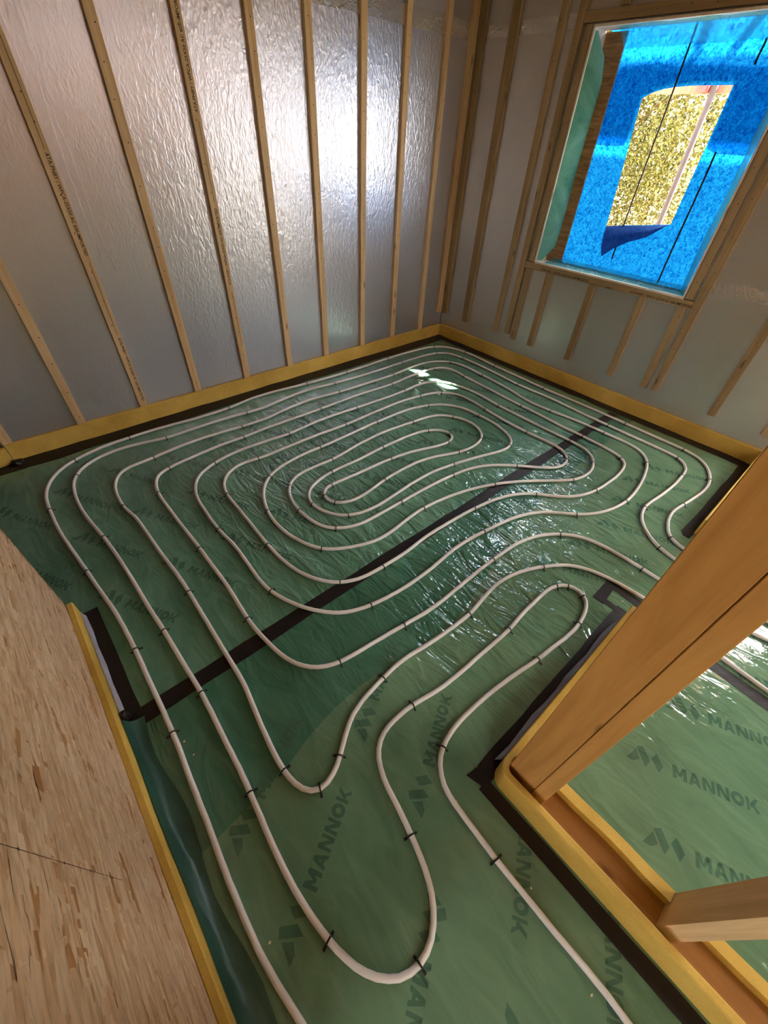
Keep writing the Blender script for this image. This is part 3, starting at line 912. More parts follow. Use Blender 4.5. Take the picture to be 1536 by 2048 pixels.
# ================================================================== HEATING PIPES
PIPES = [
'-183 -3 -187 27 -191 57 -195 87 -198 117 -201 147 -203 177 -203 207 -203 237 -203 267 -202 297 -201 327 -201 357 -199 387 -198 417 -196 447 -194 477 -192 507 -190 537 -189 567 -188 597 -186 627 -185 657 -184 687 -182 717 -180 747 -178 777 -176 807 -175 837 -175 867 -174 897 -174 927 -173 957 -173 987 -173 1017 -173 1047 -173 1077 -173 1107 -173 1137 -173 1167 -172 1197 -172 1227 -172 1257 -172 1287 -173 1318 -173 1348 -174 1378 -175 1408 -176 1438 -178 1468 -179 1498 -181 1528 -184 1558 -187 1587 -191 1617 -194 1647 -198 1677 -201 1707 -205 1737 -208 1767 -211 1796 -214 1826 -217 1856 -220 1886 -224 1916 -227 1946 -230 1976 -233 2005 -237 2035 -240 2065 -243 2095 -246 2125 -250 2155 -253 2185 -255 2215 -257 2245 -259 2275 -260 2305 -261 2335 -261 2365 -261 2395 -261 2425 -261 2455 -261 2485 -260 2515 -258 2545 -256 2575 -251 2605 -245 2634 -237 2663 -226 2691 -214 2718 -200 2745 -184 2770 -165 2794 -144 2816 -122 2835 -97 2853 -72 2868 -45 2882 -18 2895 10 2905 39 2915 68 2923 97 2930 126 2936 156 2940 186 2944 216 2947 246 2949 276 2951 306 2952 336 2953 366 2954 396 2954 426 2954 456 2954 486 2953 516 2952 546 2950 576 2948 606 2946 636 2943 666 2940 696 2937 726 2934 756 2932 786 2931 816 2930 846 2929 876 2929 906 2929 936 2929 966 2930 996 2932 1026 2934 1056 2938 1085 2942 1115 2947 1144 2953 1174 2958 1204 2963 1234 2966 1264 2969 1294 2970 1324 2970 1354 2970 1384 2969 1414 2968 1444 2966 1474 2963 1504 2960 1533 2957 1563 2954 1593 2950 1623 2946 1653 2942 1683 2939 1712 2936 1742 2933 1772 2931 1802 2929 1832 2927 1862 2925 1892 2924 1922 2922 1952 2921 1982 2919 2012 2918 2042 2917 2072 2916 2102 2916 2132 2915 2162 2915 2193 2915 2223 2915 2253 2916 2283 2916 2313 2917 2343 2918 2373 2919 2403 2920 2433 2921 2463 2922 2493 2924 2523 2925 2553 2926 2583 2926 2613 2927 2643 2928 2673 2928 2703 2928 2733 2928 2763 2928 2793 2928 2823 2928 2853 2927 2883 2926 2913 2925 2943 2923 2973 2921 3003 2919 3033 2917 3063 2915 3093 2913 3123 2910 3153 2907 3183 2902 3212 2896 3241 2887 3269 2876 3295 2862 3320 2844 3342 2824 3362 2802 3379 2777 3394 2751 3406 2723 3415 2695 3423 2666 3429 2637 3434 2607 3437 2577 3439 2547 3440 2517 3440 2487 3439 2457 3438 2427 3435 2397 3433 2367 3431 2337 3428 2307 3425 2277 3423 2247 3421 2217 3419 2187 3417 2157 3416 2127 3414 2097 3413 2067 3411 2037 3410 2007 3408 1977 3407 1947 3405 1917 3404 1887 3402 1857 3401 1827 3399 1797 3397 1767 3396 1737 3394 1707 3393 1677 3392 1647 3392 1617 3391 1587 3391 1557 3391 1527 3392 1497 3392 1467 3393 1437 3394 1407 3395 1377 3395 1347 3396 1317 3396 1287 3397 1257 3397 1227 3398 1197 3398 1167 3399 1137 3399 1106 3399 1076 3398 1046 3398 1016 3397 986 3397 956 3396 926 3395 896 3394 866 3393 836 3393 806 3392 776 3391 746 3390 716 3389 686 3388 656 3387 626 3386 596 3385 566 3385 536 3385 506 3384 476 3382 446 3379 416 3375 386 3368 357 3359 328 3347 301 3331 276 3311 253 3289 233 3265 215 3239 199 3213 185 3185 173 3157 162 3128 153 3099 147 3069 142 3039 139 3009 138 2979 138 2949 139 2919 141 2889 144 2860 147 2830 151 2800 155 2770 159 2741 164 2711 169 2681 174 2652 178 2622 182 2592 183 2562 182 2532 179 2502 174 2473 167 2445 157 2417 146 2390 134 2364 118 2342 97 2327 72 2316 44 2309 15',
'438 -544 440 -514 442 -484 442 -454 442 -424 441 -394 440 -364 439 -334 439 -304 439 -274 439 -244 439 -214 439 -184 439 -154 439 -124 441 -94 442 -64 444 -34 445 -4 447 26 449 56 453 86 461 115 475 141 494 165 517 184 544 198 572 207 602 213 631 217 661 219 691 219 721 218 751 217 781 215 811 213 841 210 871 207 901 203 931 199 960 195 990 190 1020 185 1049 179 1079 174 1109 170 1138 166 1168 163 1198 160 1228 156 1258 152 1287 148 1317 146 1347 144 1377 144 1407 146 1437 150 1467 155 1496 163 1524 174 1549 190 1569 212 1579 240 1578 270 1566 297 1545 318 1519 333 1490 342 1461 347 1431 349 1401 349 1371 349 1341 348 1311 348 1281 348 1251 347 1221 345 1191 342 1161 339 1131 337 1101 337 1071 337 1041 338 1011 339 981 340 951 341 921 342 891 343 861 343 831 344 801 345 771 347 741 349 711 351 681 355 651 360 622 366 592 372 563 377 533 381 503 382 473 382 443 380 414 374 386 362 362 344 343 321 329 295 318 267 310 238 305 208 300 179 294 149 288 120 281 90 274 61 266 32 257 4 245 -24 231 -50 213 -74 191 -95 166 -111 138 -121 108 -123 79 -118 51 -106 28 -88 7 -66 -10 -41 -24 -14 -34 14 -43 43 -49 72 -54 102 -58 131 -61 161 -63 191 -65 221 -65 251 -65 281 -64 311 -63 341 -61 371 -59 401 -56 431 -54 461 -52 491 -50 521 -47 551 -46 581 -44 611 -44 641 -43 671 -43 701 -42 731 -41 761 -40 791 -39 821 -38 851 -38 881 -37 911 -37 941 -38 971 -39 1001 -40 1031 -42 1061 -43 1091 -44 1121 -45 1151 -46 1182 -47 1212 -48 1242 -49 1272 -50 1302 -51 1332 -53 1362 -55 1392 -57 1422 -59 1452 -60 1482 -61 1512 -62 1542 -63 1572 -64 1602 -65 1632 -66 1662 -67 1692 -69 1722 -70 1752 -72 1782 -73 1812 -75 1842 -77 1872 -79 1902 -81 1932 -84 1962 -86 1991 -89 2021 -92 2051 -96 2081 -100 2111 -104 2141 -108 2170 -112 2200 -116 2230 -119 2260 -122 2290 -124 2320 -126 2350 -127 2380 -127 2410 -127 2440 -126 2470 -124 2500 -121 2530 -117 2559 -113 2589 -107 2619 -99 2647 -88 2675 -74 2702 -58 2727 -39 2750 -17 2771 7 2789 33 2804 60 2817 88 2827 117 2835 147 2840 177 2843 207 2844 237 2844 267 2843 297 2840 327 2835 356 2830 385 2823 415 2816 444 2810 473 2804 503 2800 533 2798 563 2797 593 2797 623 2798 653 2800 683 2801 713 2801 743 2802 773 2803 803 2804 833 2804 863 2804 893 2803 923 2802 953 2800 983 2798 1013 2795 1043 2793 1073 2791 1103 2788 1133 2785 1163 2783 1193 2781 1223 2781 1253 2782 1283 2785 1313 2790 1342 2794 1372 2799 1402 2804 1431 2808 1461 2811 1491 2815 1521 2818 1551 2821 1581 2824 1611 2826 1641 2827 1671 2827 1701 2827 1731 2825 1761 2822 1790 2818 1820 2814 1850 2810 1880 2806 1909 2803 1939 2799 1969 2797 1999 2794 2029 2792 2059 2790 2089 2788 2119 2786 2149 2784 2179 2783 2209 2781 2239 2780 2269 2778 2299 2777 2329 2777 2359 2776 2389 2776 2419 2776 2449 2776 2479 2776 2509 2776 2539 2776 2569 2776 2599 2777 2629 2777 2660 2777 2690 2777 2720 2777 2750 2776 2780 2776 2810 2776 2840 2776 2870 2775 2900 2774 2930 2772 2960 2771 2990 2769 3020 2767 3050 2764 3080 2761 3109 2756 3138 2750 3167 2741 3195 2729 3221 2714 3244 2695 3262 2671 3275 2644 3284 2615 3289 2586 3294 2556 3297 2526 3300 2496 3302 2466 3303 2436 3304 2406 3304 2376 3303 2346 3303 2316 3302 2286 3300 2256 3299 2226 3297 2196 3296 2166 3294 2136 3292 2106 3289 2076 3286 2047 3283 2017 3280 1987 3276 1957 3273 1927 3270 1897 3267 1867 3265 1837 3264 1807 3263 1777 3263 1747 3264 1717 3265 1687 3266 1657 3268 1627 3269 1597 3271 1567 3272 1537 3273 1507 3273 1477 3272 1447 3271 1417 3270 1387 3268 1357 3266 1327 3263 1297 3261 1267 3259 1237 3257 1207 3256 1177 3254 1147 3253 1117 3252 1087 3252 1057 3251 1027 3250 997 3250 967 3249 937 3249 907 3248 877 3248 847 3247 817 3247 787 3247 757 3246 727 3245 697 3245 667 3244 637 3243 607 3243 577 3243 547 3242 517 3241 487 3239 457 3234 427 3226 398 3212 371 3193 348 3170 330 3143 315 3115 305 3086 299 3056 295 3026 293 2996 291 2966 290 2936 289 2906 288 2876 288 2846 289 2816 290 2786 292 2756 294 2726 296 2696 298 2666 301 2636 304 2606 308 2576 311 2547 313 2517 314 2487 313 2457 309 2428 302 2399 293 2372 281 2345 266 2321 248 2298 229 2277 208 2257 185 2240 161 2224 135 2212 108 2202 79 2194 50 2187 21',
'1795 19 1793 48 1790 78 1787 108 1784 138 1779 168 1774 197 1766 226 1757 255 1746 283 1732 309 1716 334 1697 358 1676 379 1652 398 1628 415 1602 431 1576 446 1550 461 1523 474 1496 486 1468 496 1439 506 1410 514 1381 520 1351 526 1322 529 1292 530 1262 530 1232 527 1202 524 1172 520 1142 516 1113 512 1083 508 1053 506 1023 505 993 506 963 507 933 509 903 511 873 513 843 516 813 519 784 522 754 526 724 531 694 535 665 537 635 538 605 537 575 535 545 532 515 529 485 525 455 521 426 516 397 508 368 499 341 486 316 470 291 453 267 435 243 417 218 400 191 387 163 379 133 380 107 395 89 418 78 446 72 475 69 505 69 535 70 565 72 595 75 625 78 655 81 685 85 715 89 744 93 774 97 804 101 834 104 863 106 893 107 923 107 953 107 983 107 1013 107 1043 107 1073 108 1103 108 1133 109 1163 109 1193 110 1223 110 1253 110 1283 111 1313 111 1343 112 1373 112 1403 112 1433 112 1464 112 1494 111 1524 110 1554 109 1584 107 1613 105 1643 103 1673 101 1703 99 1733 97 1763 96 1793 95 1823 94 1853 93 1883 92 1913 91 1943 90 1973 89 2003 88 2033 86 2063 84 2093 80 2123 75 2152 69 2182 64 2211 61 2241 59 2271 59 2301 60 2331 61 2361 64 2391 69 2421 75 2450 84 2479 96 2506 110 2533 128 2557 149 2577 175 2592 204 2602 234 2606 263 2609 293 2611 323 2614 353 2617 383 2621 412 2626 442 2630 472 2635 502 2638 531 2641 561 2643 591 2644 621 2645 651 2646 681 2646 711 2646 741 2645 771 2643 801 2641 831 2639 861 2636 891 2634 921 2631 951 2628 981 2626 1011 2625 1041 2623 1071 2622 1101 2621 1131 2620 1161 2621 1191 2623 1220 2627 1250 2632 1279 2638 1309 2644 1338 2649 1368 2654 1398 2658 1427 2662 1457 2665 1487 2668 1517 2671 1547 2672 1577 2673 1607 2673 1637 2671 1667 2669 1697 2665 1726 2662 1756 2658 1786 2654 1816 2650 1846 2647 1875 2644 1905 2642 1935 2640 1965 2638 1995 2637 2025 2636 2055 2635 2085 2634 2115 2633 2145 2632 2175 2631 2205 2630 2235 2629 2265 2628 2295 2627 2325 2626 2355 2625 2385 2624 2415 2624 2445 2624 2475 2625 2505 2626 2535 2628 2565 2631 2595 2635 2625 2638 2654 2642 2684 2644 2714 2646 2744 2647 2774 2647 2804 2647 2834 2646 2864 2644 2894 2640 2923 2634 2952 2626 2980 2615 3008 2603 3034 2588 3059 2572 3083 2553 3103 2532 3121 2507 3134 2480 3144 2452 3152 2423 3158 2394 3161 2364 3163 2334 3163 2304 3162 2274 3160 2244 3157 2214 3154 2184 3152 2154 3149 2124 3147 2095 3144 2065 3142 2035 3140 2005 3137 1975 3134 1945 3131 1915 3128 1885 3125 1855 3120 1826 3116 1796 3110 1767 3104 1737 3098 1708 3091 1679 3085 1649 3079 1620 3075 1590 3071 1560 3069 1530 3068 1500 3069 1470 3070 1440 3073 1411 3075 1381 3079 1351 3082 1321 3086 1291 3091 1262 3095 1232 3099 1202 3103 1172 3106 1143 3108 1113 3110 1083 3112 1053 3113 1023 3115 993 3116 963 3117 933 3118 903 3119 873 3120 843 3121 813 3121 783 3120 753 3119 723 3115 693 3110 663 3101 635 3088 608 3071 583 3050 561 3027 542 3002 526 2976 512 2948 500 2920 489 2891 480 2863 472 2834 464 2805 457 2775 450 2746 444 2716 438 2687 433 2657 429 2627 425 2598 421 2568 418 2538 416 2508 415 2478 414 2448 415 2418 417 2388 421 2358 426 2329 431 2300 439 2271 447 2243 457 2215 468 2188 481 2162 496 2136 512 2112 530 2089 549 2067 570 2047 591 2026 613 2005 635 1984 656 1961 675 1937 693 1911 709 1885 723 1858 736 1830 747 1801 757 1773 765 1744 773 1714 779 1685 785 1655 790 1626 795 1596 799 1566 803 1536 807 1507 811 1477 815 1447 818 1417 821 1387 823 1357 824 1327 824 1297 824 1267 822 1237 820 1208 817 1178 814 1148 812 1118 809 1088 808 1058 807 1028 806 998 806 968 806 938 807 908 809 878 811 848 815 818 818 789 823 759 828 730 835 701 842 672 852 644 863 618 876 593 893 570 912 548 933 529 956 510 979 493 1004 477 1029 463 1056 450 1083 438 1110 428 1139 419 1167 411 1196 406 1226 403 1256 401 1286 401 1316 403 1346 404 1376 406 1406 407 1436 408 1466 409 1496 410 1526 410 1556 409 1586 407 1616 404 1645 401 1675 399 1705 397 1735 397 1765 397 1795 397 1825 398 1855 400 1885 401 1915 403 1945 404 1975 406 2005 409 2035 414 2065 420 2094 429 2123 439 2151 452 2178 466 2204 484 2228 505 2250 528 2269 554 2285 580 2298 608 2310 636 2320 665 2329 694 2337 723 2343 753 2347 783 2350 813 2353 843 2354 873 2354 903 2354 933 2353 963 2352 993 2350 1023 2348 1053 2346 1083 2343 1112 2341 1142 2339 1172 2337 1202 2337 1232 2338 1262 2340 1292 2343 1322 2345 1352 2348 1382 2351 1412 2354 1442 2356 1472 2358 1502 2359 1532 2359 1562 2359 1592 2358 1622 2357 1652 2355 1682 2353 1711 2351 1741 2350 1771 2348 1801 2346 1831 2344 1861 2343 1891 2341 1921 2340 1951 2338 1981 2337 2011 2335 2041 2333 2071 2332 2101 2331 2131 2330 2161 2329 2191 2329 2221 2328 2251 2329 2281 2329 2311 2330 2341 2331 2371 2333 2401 2335 2431 2338 2461 2340 2491 2341 2521 2341 2551 2339 2580 2335 2610 2328 2638 2319 2665 2306 2691 2290 2714 2272 2735 2250 2753 2226 2767 2199 2778 2172 2787 2143 2795 2114 2801 2085 2807 2055 2811 2025 2814 1996 2816 1966 2817 1936 2818 1906 2817 1876 2814 1846 2812 1816 2808 1786 2805 1756 2802 1726 2800 1696 2798 1666 2797 1636 2796 1606 2796 1576 2795 1546 2795 1516 2795 1486 2795 1456 2795 1426 2795 1396 2795 1366 2794 1336 2794 1306 2793 1276 2793 1246 2793 1216 2793 1186 2793 1156 2794 1126 2794 1096 2794 1066 2795 1036 2795 1006 2795 976 2793 946 2790 916 2783 887 2773 859 2758 833 2740 809 2719 788 2695 769 2670 754 2643 740 2615 729 2586 721 2556 716 2526 714 2496 715 2467 717 2437 723 2408 731 2381 743 2354 757 2329 773 2304 790 2280 808 2256 826 2232 844 2208 862 2184 880 2160 898 2135 915 2111 932 2086 949 2060 965 2034 980 2008 995 1982 1010 1955 1023 1928 1036 1901 1048 1873 1060 1845 1070 1817 1080 1788 1090 1760 1099 1731 1107 1702 1115 1673 1122 1643 1129 1614 1135 1585 1140 1555 1145 1525 1149 1495 1153 1466 1156 1436 1158 1406 1159 1376 1159 1346 1158 1316 1156 1286 1153 1256 1150 1226 1146 1196 1142 1167 1138 1137 1135 1107 1133 1077 1132 1047 1133 1017 1137 988 1143 959 1151 930 1161 903 1172 875 1184 849 1198 823 1213 798 1230 775 1249 754 1271 737 1295 722 1321 709 1348 698 1376 689 1405 680 1434 674 1463 669 1492 665 1522 663 1552 663 1582 664 1612 667 1642 671 1672 677 1701 684 1730 693 1759 703 1787 714 1815 727 1842 742 1868 758 1894 776 1917 797 1939 819 1960 843 1978 868 1993 896 2006 924 2017 952 2026 981 2033 1011 2039 1040 2044 1070 2049 1100 2052 1130 2055 1160 2056 1190 2057 1220 2057 1250 2056 1280 2056 1310 2057 1340 2058 1370 2059 1400 2060 1430 2061 1460 2063 1490 2064 1520 2065 1550 2067 1580 2068 1610 2070 1639 2071 1669 2073 1699 2074 1729 2075 1759 2077 1789 2078 1819 2078 1849 2079 1879 2079 1909 2080 1939 2080 1969 2080 1999 2080 2029 2079 2059 2078 2089 2076 2119 2073 2149 2070 2179 2065 2208 2060 2238 2053 2267 2045 2295 2036 2323 2025 2350 2013 2377 1998 2402 1982 2425 1963 2447 1942 2466 1919 2483 1895 2498 1869 2511 1842 2521 1813 2527 1784 2531 1754 2534 1724 2535 1694 2536 1664 2538 1634 2539 1604 2540 1574 2539 1544 2536 1515 2532 1485 2525 1456 2517 1427 2508 1398 2497 1370 2484 1343 2470 1317 2451 1293 2429 1273 2403 1258 2375 1248 2345 1242 2315 1241 2286 1244 2256 1249 2227 1256 2198 1264 2169 1272 2140 1281 2112 1289 2083 1297 2054 1305 2025 1312 1995 1319 1966 1326 1937 1333 1908 1340 1878 1346 1849 1352 1819 1357 1790 1363 1760 1367 1730 1371 1700 1373 1671 1375 1641 1375 1611 1375 1581 1374 1551 1373 1521 1372 1491 1370 1461 1367 1431 1365 1401 1362 1371 1359 1341 1356 1311 1353 1281 1350 1252 1348 1222 1346 1192 1346 1162 1348 1132 1351 1102 1356 1073 1364 1045 1375 1019 1389 994 1406 973 1428 955 1452 941 1478 929 1505 920 1534 915 1564 913 1594 916 1623 925 1652 940 1678 959 1701 982 1720 1008 1735 1035 1747 1064 1757 1093 1765 1122 1771 1152 1776 1182 1779 1212 1780 1242 1781 1272 1780 1302 1780 1332 1779 1362 1779 1392 1779 1422 1780 1452 1781 1482 1783 1511 1785 1541 1787 1571 1789 1601 1790 1631 1791 1661 1792 1691 1792 1721 1792 1751 1792 1781 1792 1811 1792 1841 1791 1871 1789 1901 1786 1931 1783 1961 1778 1990 1772 2019 1764 2047 1753 2074 1739 2098 1722 2120 1701 2135 1676 2144 1647 2142 1617 2131 1590 2109 1570 2081 1559 2051 1555 2021 1555 1991 1559 1962 1565 1933 1573 1904 1581 1875 1590 1847 1599 1818 1608 1789 1616 1760 1624 1731 1631 1702 1636 1672 1641 1642 1646 1613 1649 1583 1652 1553 1655 1523 1657 1493 1658 1463 1659 1433 1660 1403 1660 1373 1661 1343 1662 1313 1663 1283 1664 1253 1666 1223 1667 1193 1669 1163 1671 1133 1672 1103 1672 1073 1668 1046 1656 1024 1636 1011 1609 1006 1580 1011 1550 1026 1524 1047 1504 1074 1489 1102 1479 1132 1474 1161 1472 1191 1473 1221 1476 1251 1480 1281 1485 1310 1490 1340 1496 1369 1501 1399 1505 1429 1509 1459 1512 1488 1514 1518 1515 1548 1517 1578 1517 1608 1518 1638 1517 1668 1516 1698 1514 1728 1510 1758 1506 1787 1500 1816 1492 1845 1484 1873 1473 1901 1462 1929 1451 1957 1440 1985 1430 2014 1421 2043 1415 2073 1410 2102 1406 2132 1405 2162 1405 2192 1409 2222 1415 2250 1423 2278 1435 2304 1450 2327 1469 2347 1492 2363 1517 2376 1544 2385 1572 2391 1602 2394 1632 2392 1662 2387 1691 2378 1720 2366 1747 2352 1774 2336 1799 2318 1823 2296 1843 2271 1861 2244 1874 2216 1885 2187 1893 2158 1898 2128 1902 2098 1906 2069 1909 2039 1912 2009 1916 1979 1920 1949 1923 1920 1927 1890 1930 1860 1933 1830 1935 1800 1937 1770 1938 1740 1938 1710 1937 1680 1936 1650 1934 1620 1932 1590 1930 1560 1928 1530 1925 1501 1921 1471 1917 1441 1913 1412 1908 1382 1903 1352 1898 1322 1895 1293 1892 1263 1890 1233 1889 1203 1890 1173 1891 1143 1892 1113 1892 1083 1892 1053 1891 1023 1887 994 1881 965 1871 939 1858 914 1840 893 1819 875 1795 860 1769 848 1741 838 1713 831 1684 826 1654 823 1625 821 1595 821 1565 823 1535 826 1505 831 1475 838 1446 848 1418 862 1391 880 1367 902 1347 926 1329 952 1314 980 1302 1008 1294 1038 1288 1068 1285 1098 1284 1128 1283 1158 1283 1188 1283 1218 1283 1248 1283 1278 1283 1308 1283 1338 1283 1368 1283 1398 1283 1428 1283 1458 1283 1488 1283 1518 1283 1548 1282 1578 1281 1608 1280 1638 1279 1668 1278 1698 1276 1728 1274 1758 1271 1787 1268 1817 1264 1847 1260 1877 1255 1906 1248 1935 1241 1964 1233 1992 1222 2019 1210 2046 1196 2072 1181 2097 1164 2121 1146 2144 1127 2167 1108 2189 1088 2211 1067 2233 1046 2254 1025 2275 1003 2296 982 2317 961 2339 941 2362 921 2386 903 2412 889 2440 879 2470 873 2500 874 2529 880 2557 892 2582 908 2603 929 2620 954 2634 980 2642 1009 2647 1039 2648 1069 2648 1099 2647 1129 2644 1159 2642 1189 2639 1219 2637 1249 2636 1279 2635 1309 2634 1339 2634 1369 2634 1399 2635 1429 2636 1459 2637 1489 2639 1519 2642 1548 2645 1578 2648 1608 2651 1638 2655 1668 2658 1698 2661 1727 2665 1757 2668 1787 2671 1817 2674 1847 2675 1877 2675 1907 2674 1937 2671 1967 2665 1996 2655 2024 2640 2050 2622 2074 2601 2096 2578 2115 2553 2132 2527 2145 2499 2156 2470 2164 2440 2171 2411 2177 2382 2182 2352 2188 2322 2193 2293 2197 2263 2201 2233 2204 2203 2206 2173 2208 2143 2209 2113 2209 2083 2209 2053 2209 2023 2208 1993 2207 1963 2206 1933 2205 1903 2204 1873 2203 1843 2201 1813 2199 1783 2198 1753 2196 1723 2194 1693 2193 1663 2192 1633 2192 1603 2191 1573 2192 1543 2192 1513 2193 1483 2195 1453 2196 1423 2198 1393 2199 1363 2200 1333 2200 1303 2201 1273 2200 1243 2200 1213 2199 1183 2199 1153 2198 1123 2197 1093 2196 1063 2195 1033 2195 1003 2194 973 2194 943 2194 913 2195 883 2197 854 2201 824 2205 794 2208 764 2207 735 2202 706 2192 679 2179 654 2162 632 2142 613 2119 597 2094 584 2067 574 2039 567 2009 562 1980 560 1950 558 1920 558 1890 557 1860 557 1830 556 1800 555 1770 554 1740 554 1710 553 1680 552 1650 551 1620 550 1590 549 1560 548 1530 547 1500 547 1470 548 1440 549 1410 550 1380 552 1350 556 1320 560 1290 565 1261 572 1232 581 1203 592 1175 604 1148 619 1121 635 1096 653 1073 674 1051 697 1032 723 1016 750 1003 778 992 807 985 836 980 866 977 896 975 926 974 956 973 986 972 1016 971 1046 971 1076 971 1106 973 1136 975 1166 978 1196 981 1226 983 1256 985 1286 985 1316 985 1346 985 1376 983 1406 982 1436 981 1466 979 1496 978 1525 976 1555 975 1585 973 1615 970 1645 967 1675 963 1705 959 1734 955 1764 950 1793 944 1823 937 1851 929 1880 920 1908 909 1935 897 1962 883 1988 868 2013 851 2036 832 2057 811 2078 789 2098 767 2118 744 2138 722 2160 701 2182 681 2206 663 2231 647 2258 633 2285 621 2313 611 2342 602 2371 595 2401 590 2431 586 2460 582 2490 580 2520 579 2550 578 2580 577 2610 576 2640 576 2670 577 2700 579 2730 582 2760 586 2789 592 2818 601 2845 614 2868 633 2887 656 2900 683 2910 711 2916 741 2920 771 2922 801 2924 830 2926 860 2928 890 2930 920 2931 950 2932 980 2932 1010 2932 1040 2931 1070 2931 1100 2931 1130 2932 1160 2933 1190 2936 1220 2938 1250 2940 1280 2942 1310 2944 1340 2945 1370 2946 1400 2947 1430 2948 1460 2949 1490 2950 1520 2951 1550 2952 1580 2954 1610 2956 1640 2958 1670 2959 1700 2961 1730 2963 1760 2965 1790 2967 1820 2969 1850 2971 1879 2973 1909 2975 1939 2976 1969 2978 1999 2980 2029 2981 2059 2983 2089 2985 2119 2987 2149 2989 2179 2992 2209 2995 2239 2999 2269 3002 2298 3003 2328 3002 2358 2999 2388 2991 2417 2978 2444 2958 2466 2933 2482 2905 2493 2876 2500 2846 2505 2816 2509 2786 2511 2757 2512 2726 2513 2696 2513 2666 2513 2636 2512 2606 2511 2576 2510 2547 2508 2517 2505 2487 2502 2457 2499 2427 2496 2397 2494 2367 2493 2337 2492 2307 2491 2277 2492 2247 2493 2217 2495 2187 2496 2157 2498 2127 2500 2097 2502 2067 2504 2037 2505 2007 2507 1977 2507 1947 2508 1917 2508 1887 2508 1857 2507 1827 2506 1797 2505 1767 2505 1737 2504 1707 2503 1677 2502 1647 2501 1617 2501 1587 2500 1557 2500 1527 2500 1497 2500 1467 2500 1437 2499 1407 2499 1377 2499 1347 2499 1317 2500 1287 2500 1257 2500 1227 2500 1197 2501 1167 2501 1137 2501 1107 2501 1077 2499 1047 2497 1017 2495 987 2493 957 2492 927 2491 897 2490 867 2490 837 2491 807 2491 777 2491 747 2490 717 2488 688 2485 658 2482 628 2479 598 2475 568 2472 538 2468 509 2465 479 2461 449 2457 420 2451 390 2445 362 2436 335 2423 311 2405 293 2381 280 2354 270 2326 262 2297 256 2267 253 2237 251 2207 250 2177 250 2147 251 2117 251 2087 252 2057 252 2027 253 1997 253 1967 254 1937 255 1907 256 1877 257 1847 258 1817 259 1787 260 1757 261 1727 262 1697 262 1667 263 1637 263 1607 263 1577 264 1547 264 1517 265 1487 265 1457 266 1427 266 1397 266 1367 265 1337 264 1307 263 1277 261 1247 259 1217 258 1188 256 1158 256 1128 256 1098 257 1068 259 1038 262 1008 266 978 270 948 274 919 280 889 288 860 298 832 311 805 328 780 347 757 370 738 396 722 423 710 452 701 481 695 511 690 541 686 570 683 600 680 630 676 660 672 690 669 719 665 749 661 779 657 809 653 838 649 868 645 898 641 928 639 958 638 988 637 1018 637 1048 638 1078 639 1108 640 1138 640 1168 641 1198 642 1228 642 1258 643 1288 644 1318 644 1348 644 1378 644 1408 644 1438 643 1468 642 1498 640 1528 639 1558 637 1588 634 1617 630 1647 624 1676 617 1705 608 1733 598 1760 586 1787 572 1813 556 1837 539 1860 520 1882 499 1902 477 1920 453 1935 427 1947 400 1957 371 1964 342 1969 312 1972 282 1974 253 1976 223 1978 193 1978 163 1979 133 1979 103 1978 73 1977 43 1976 13']
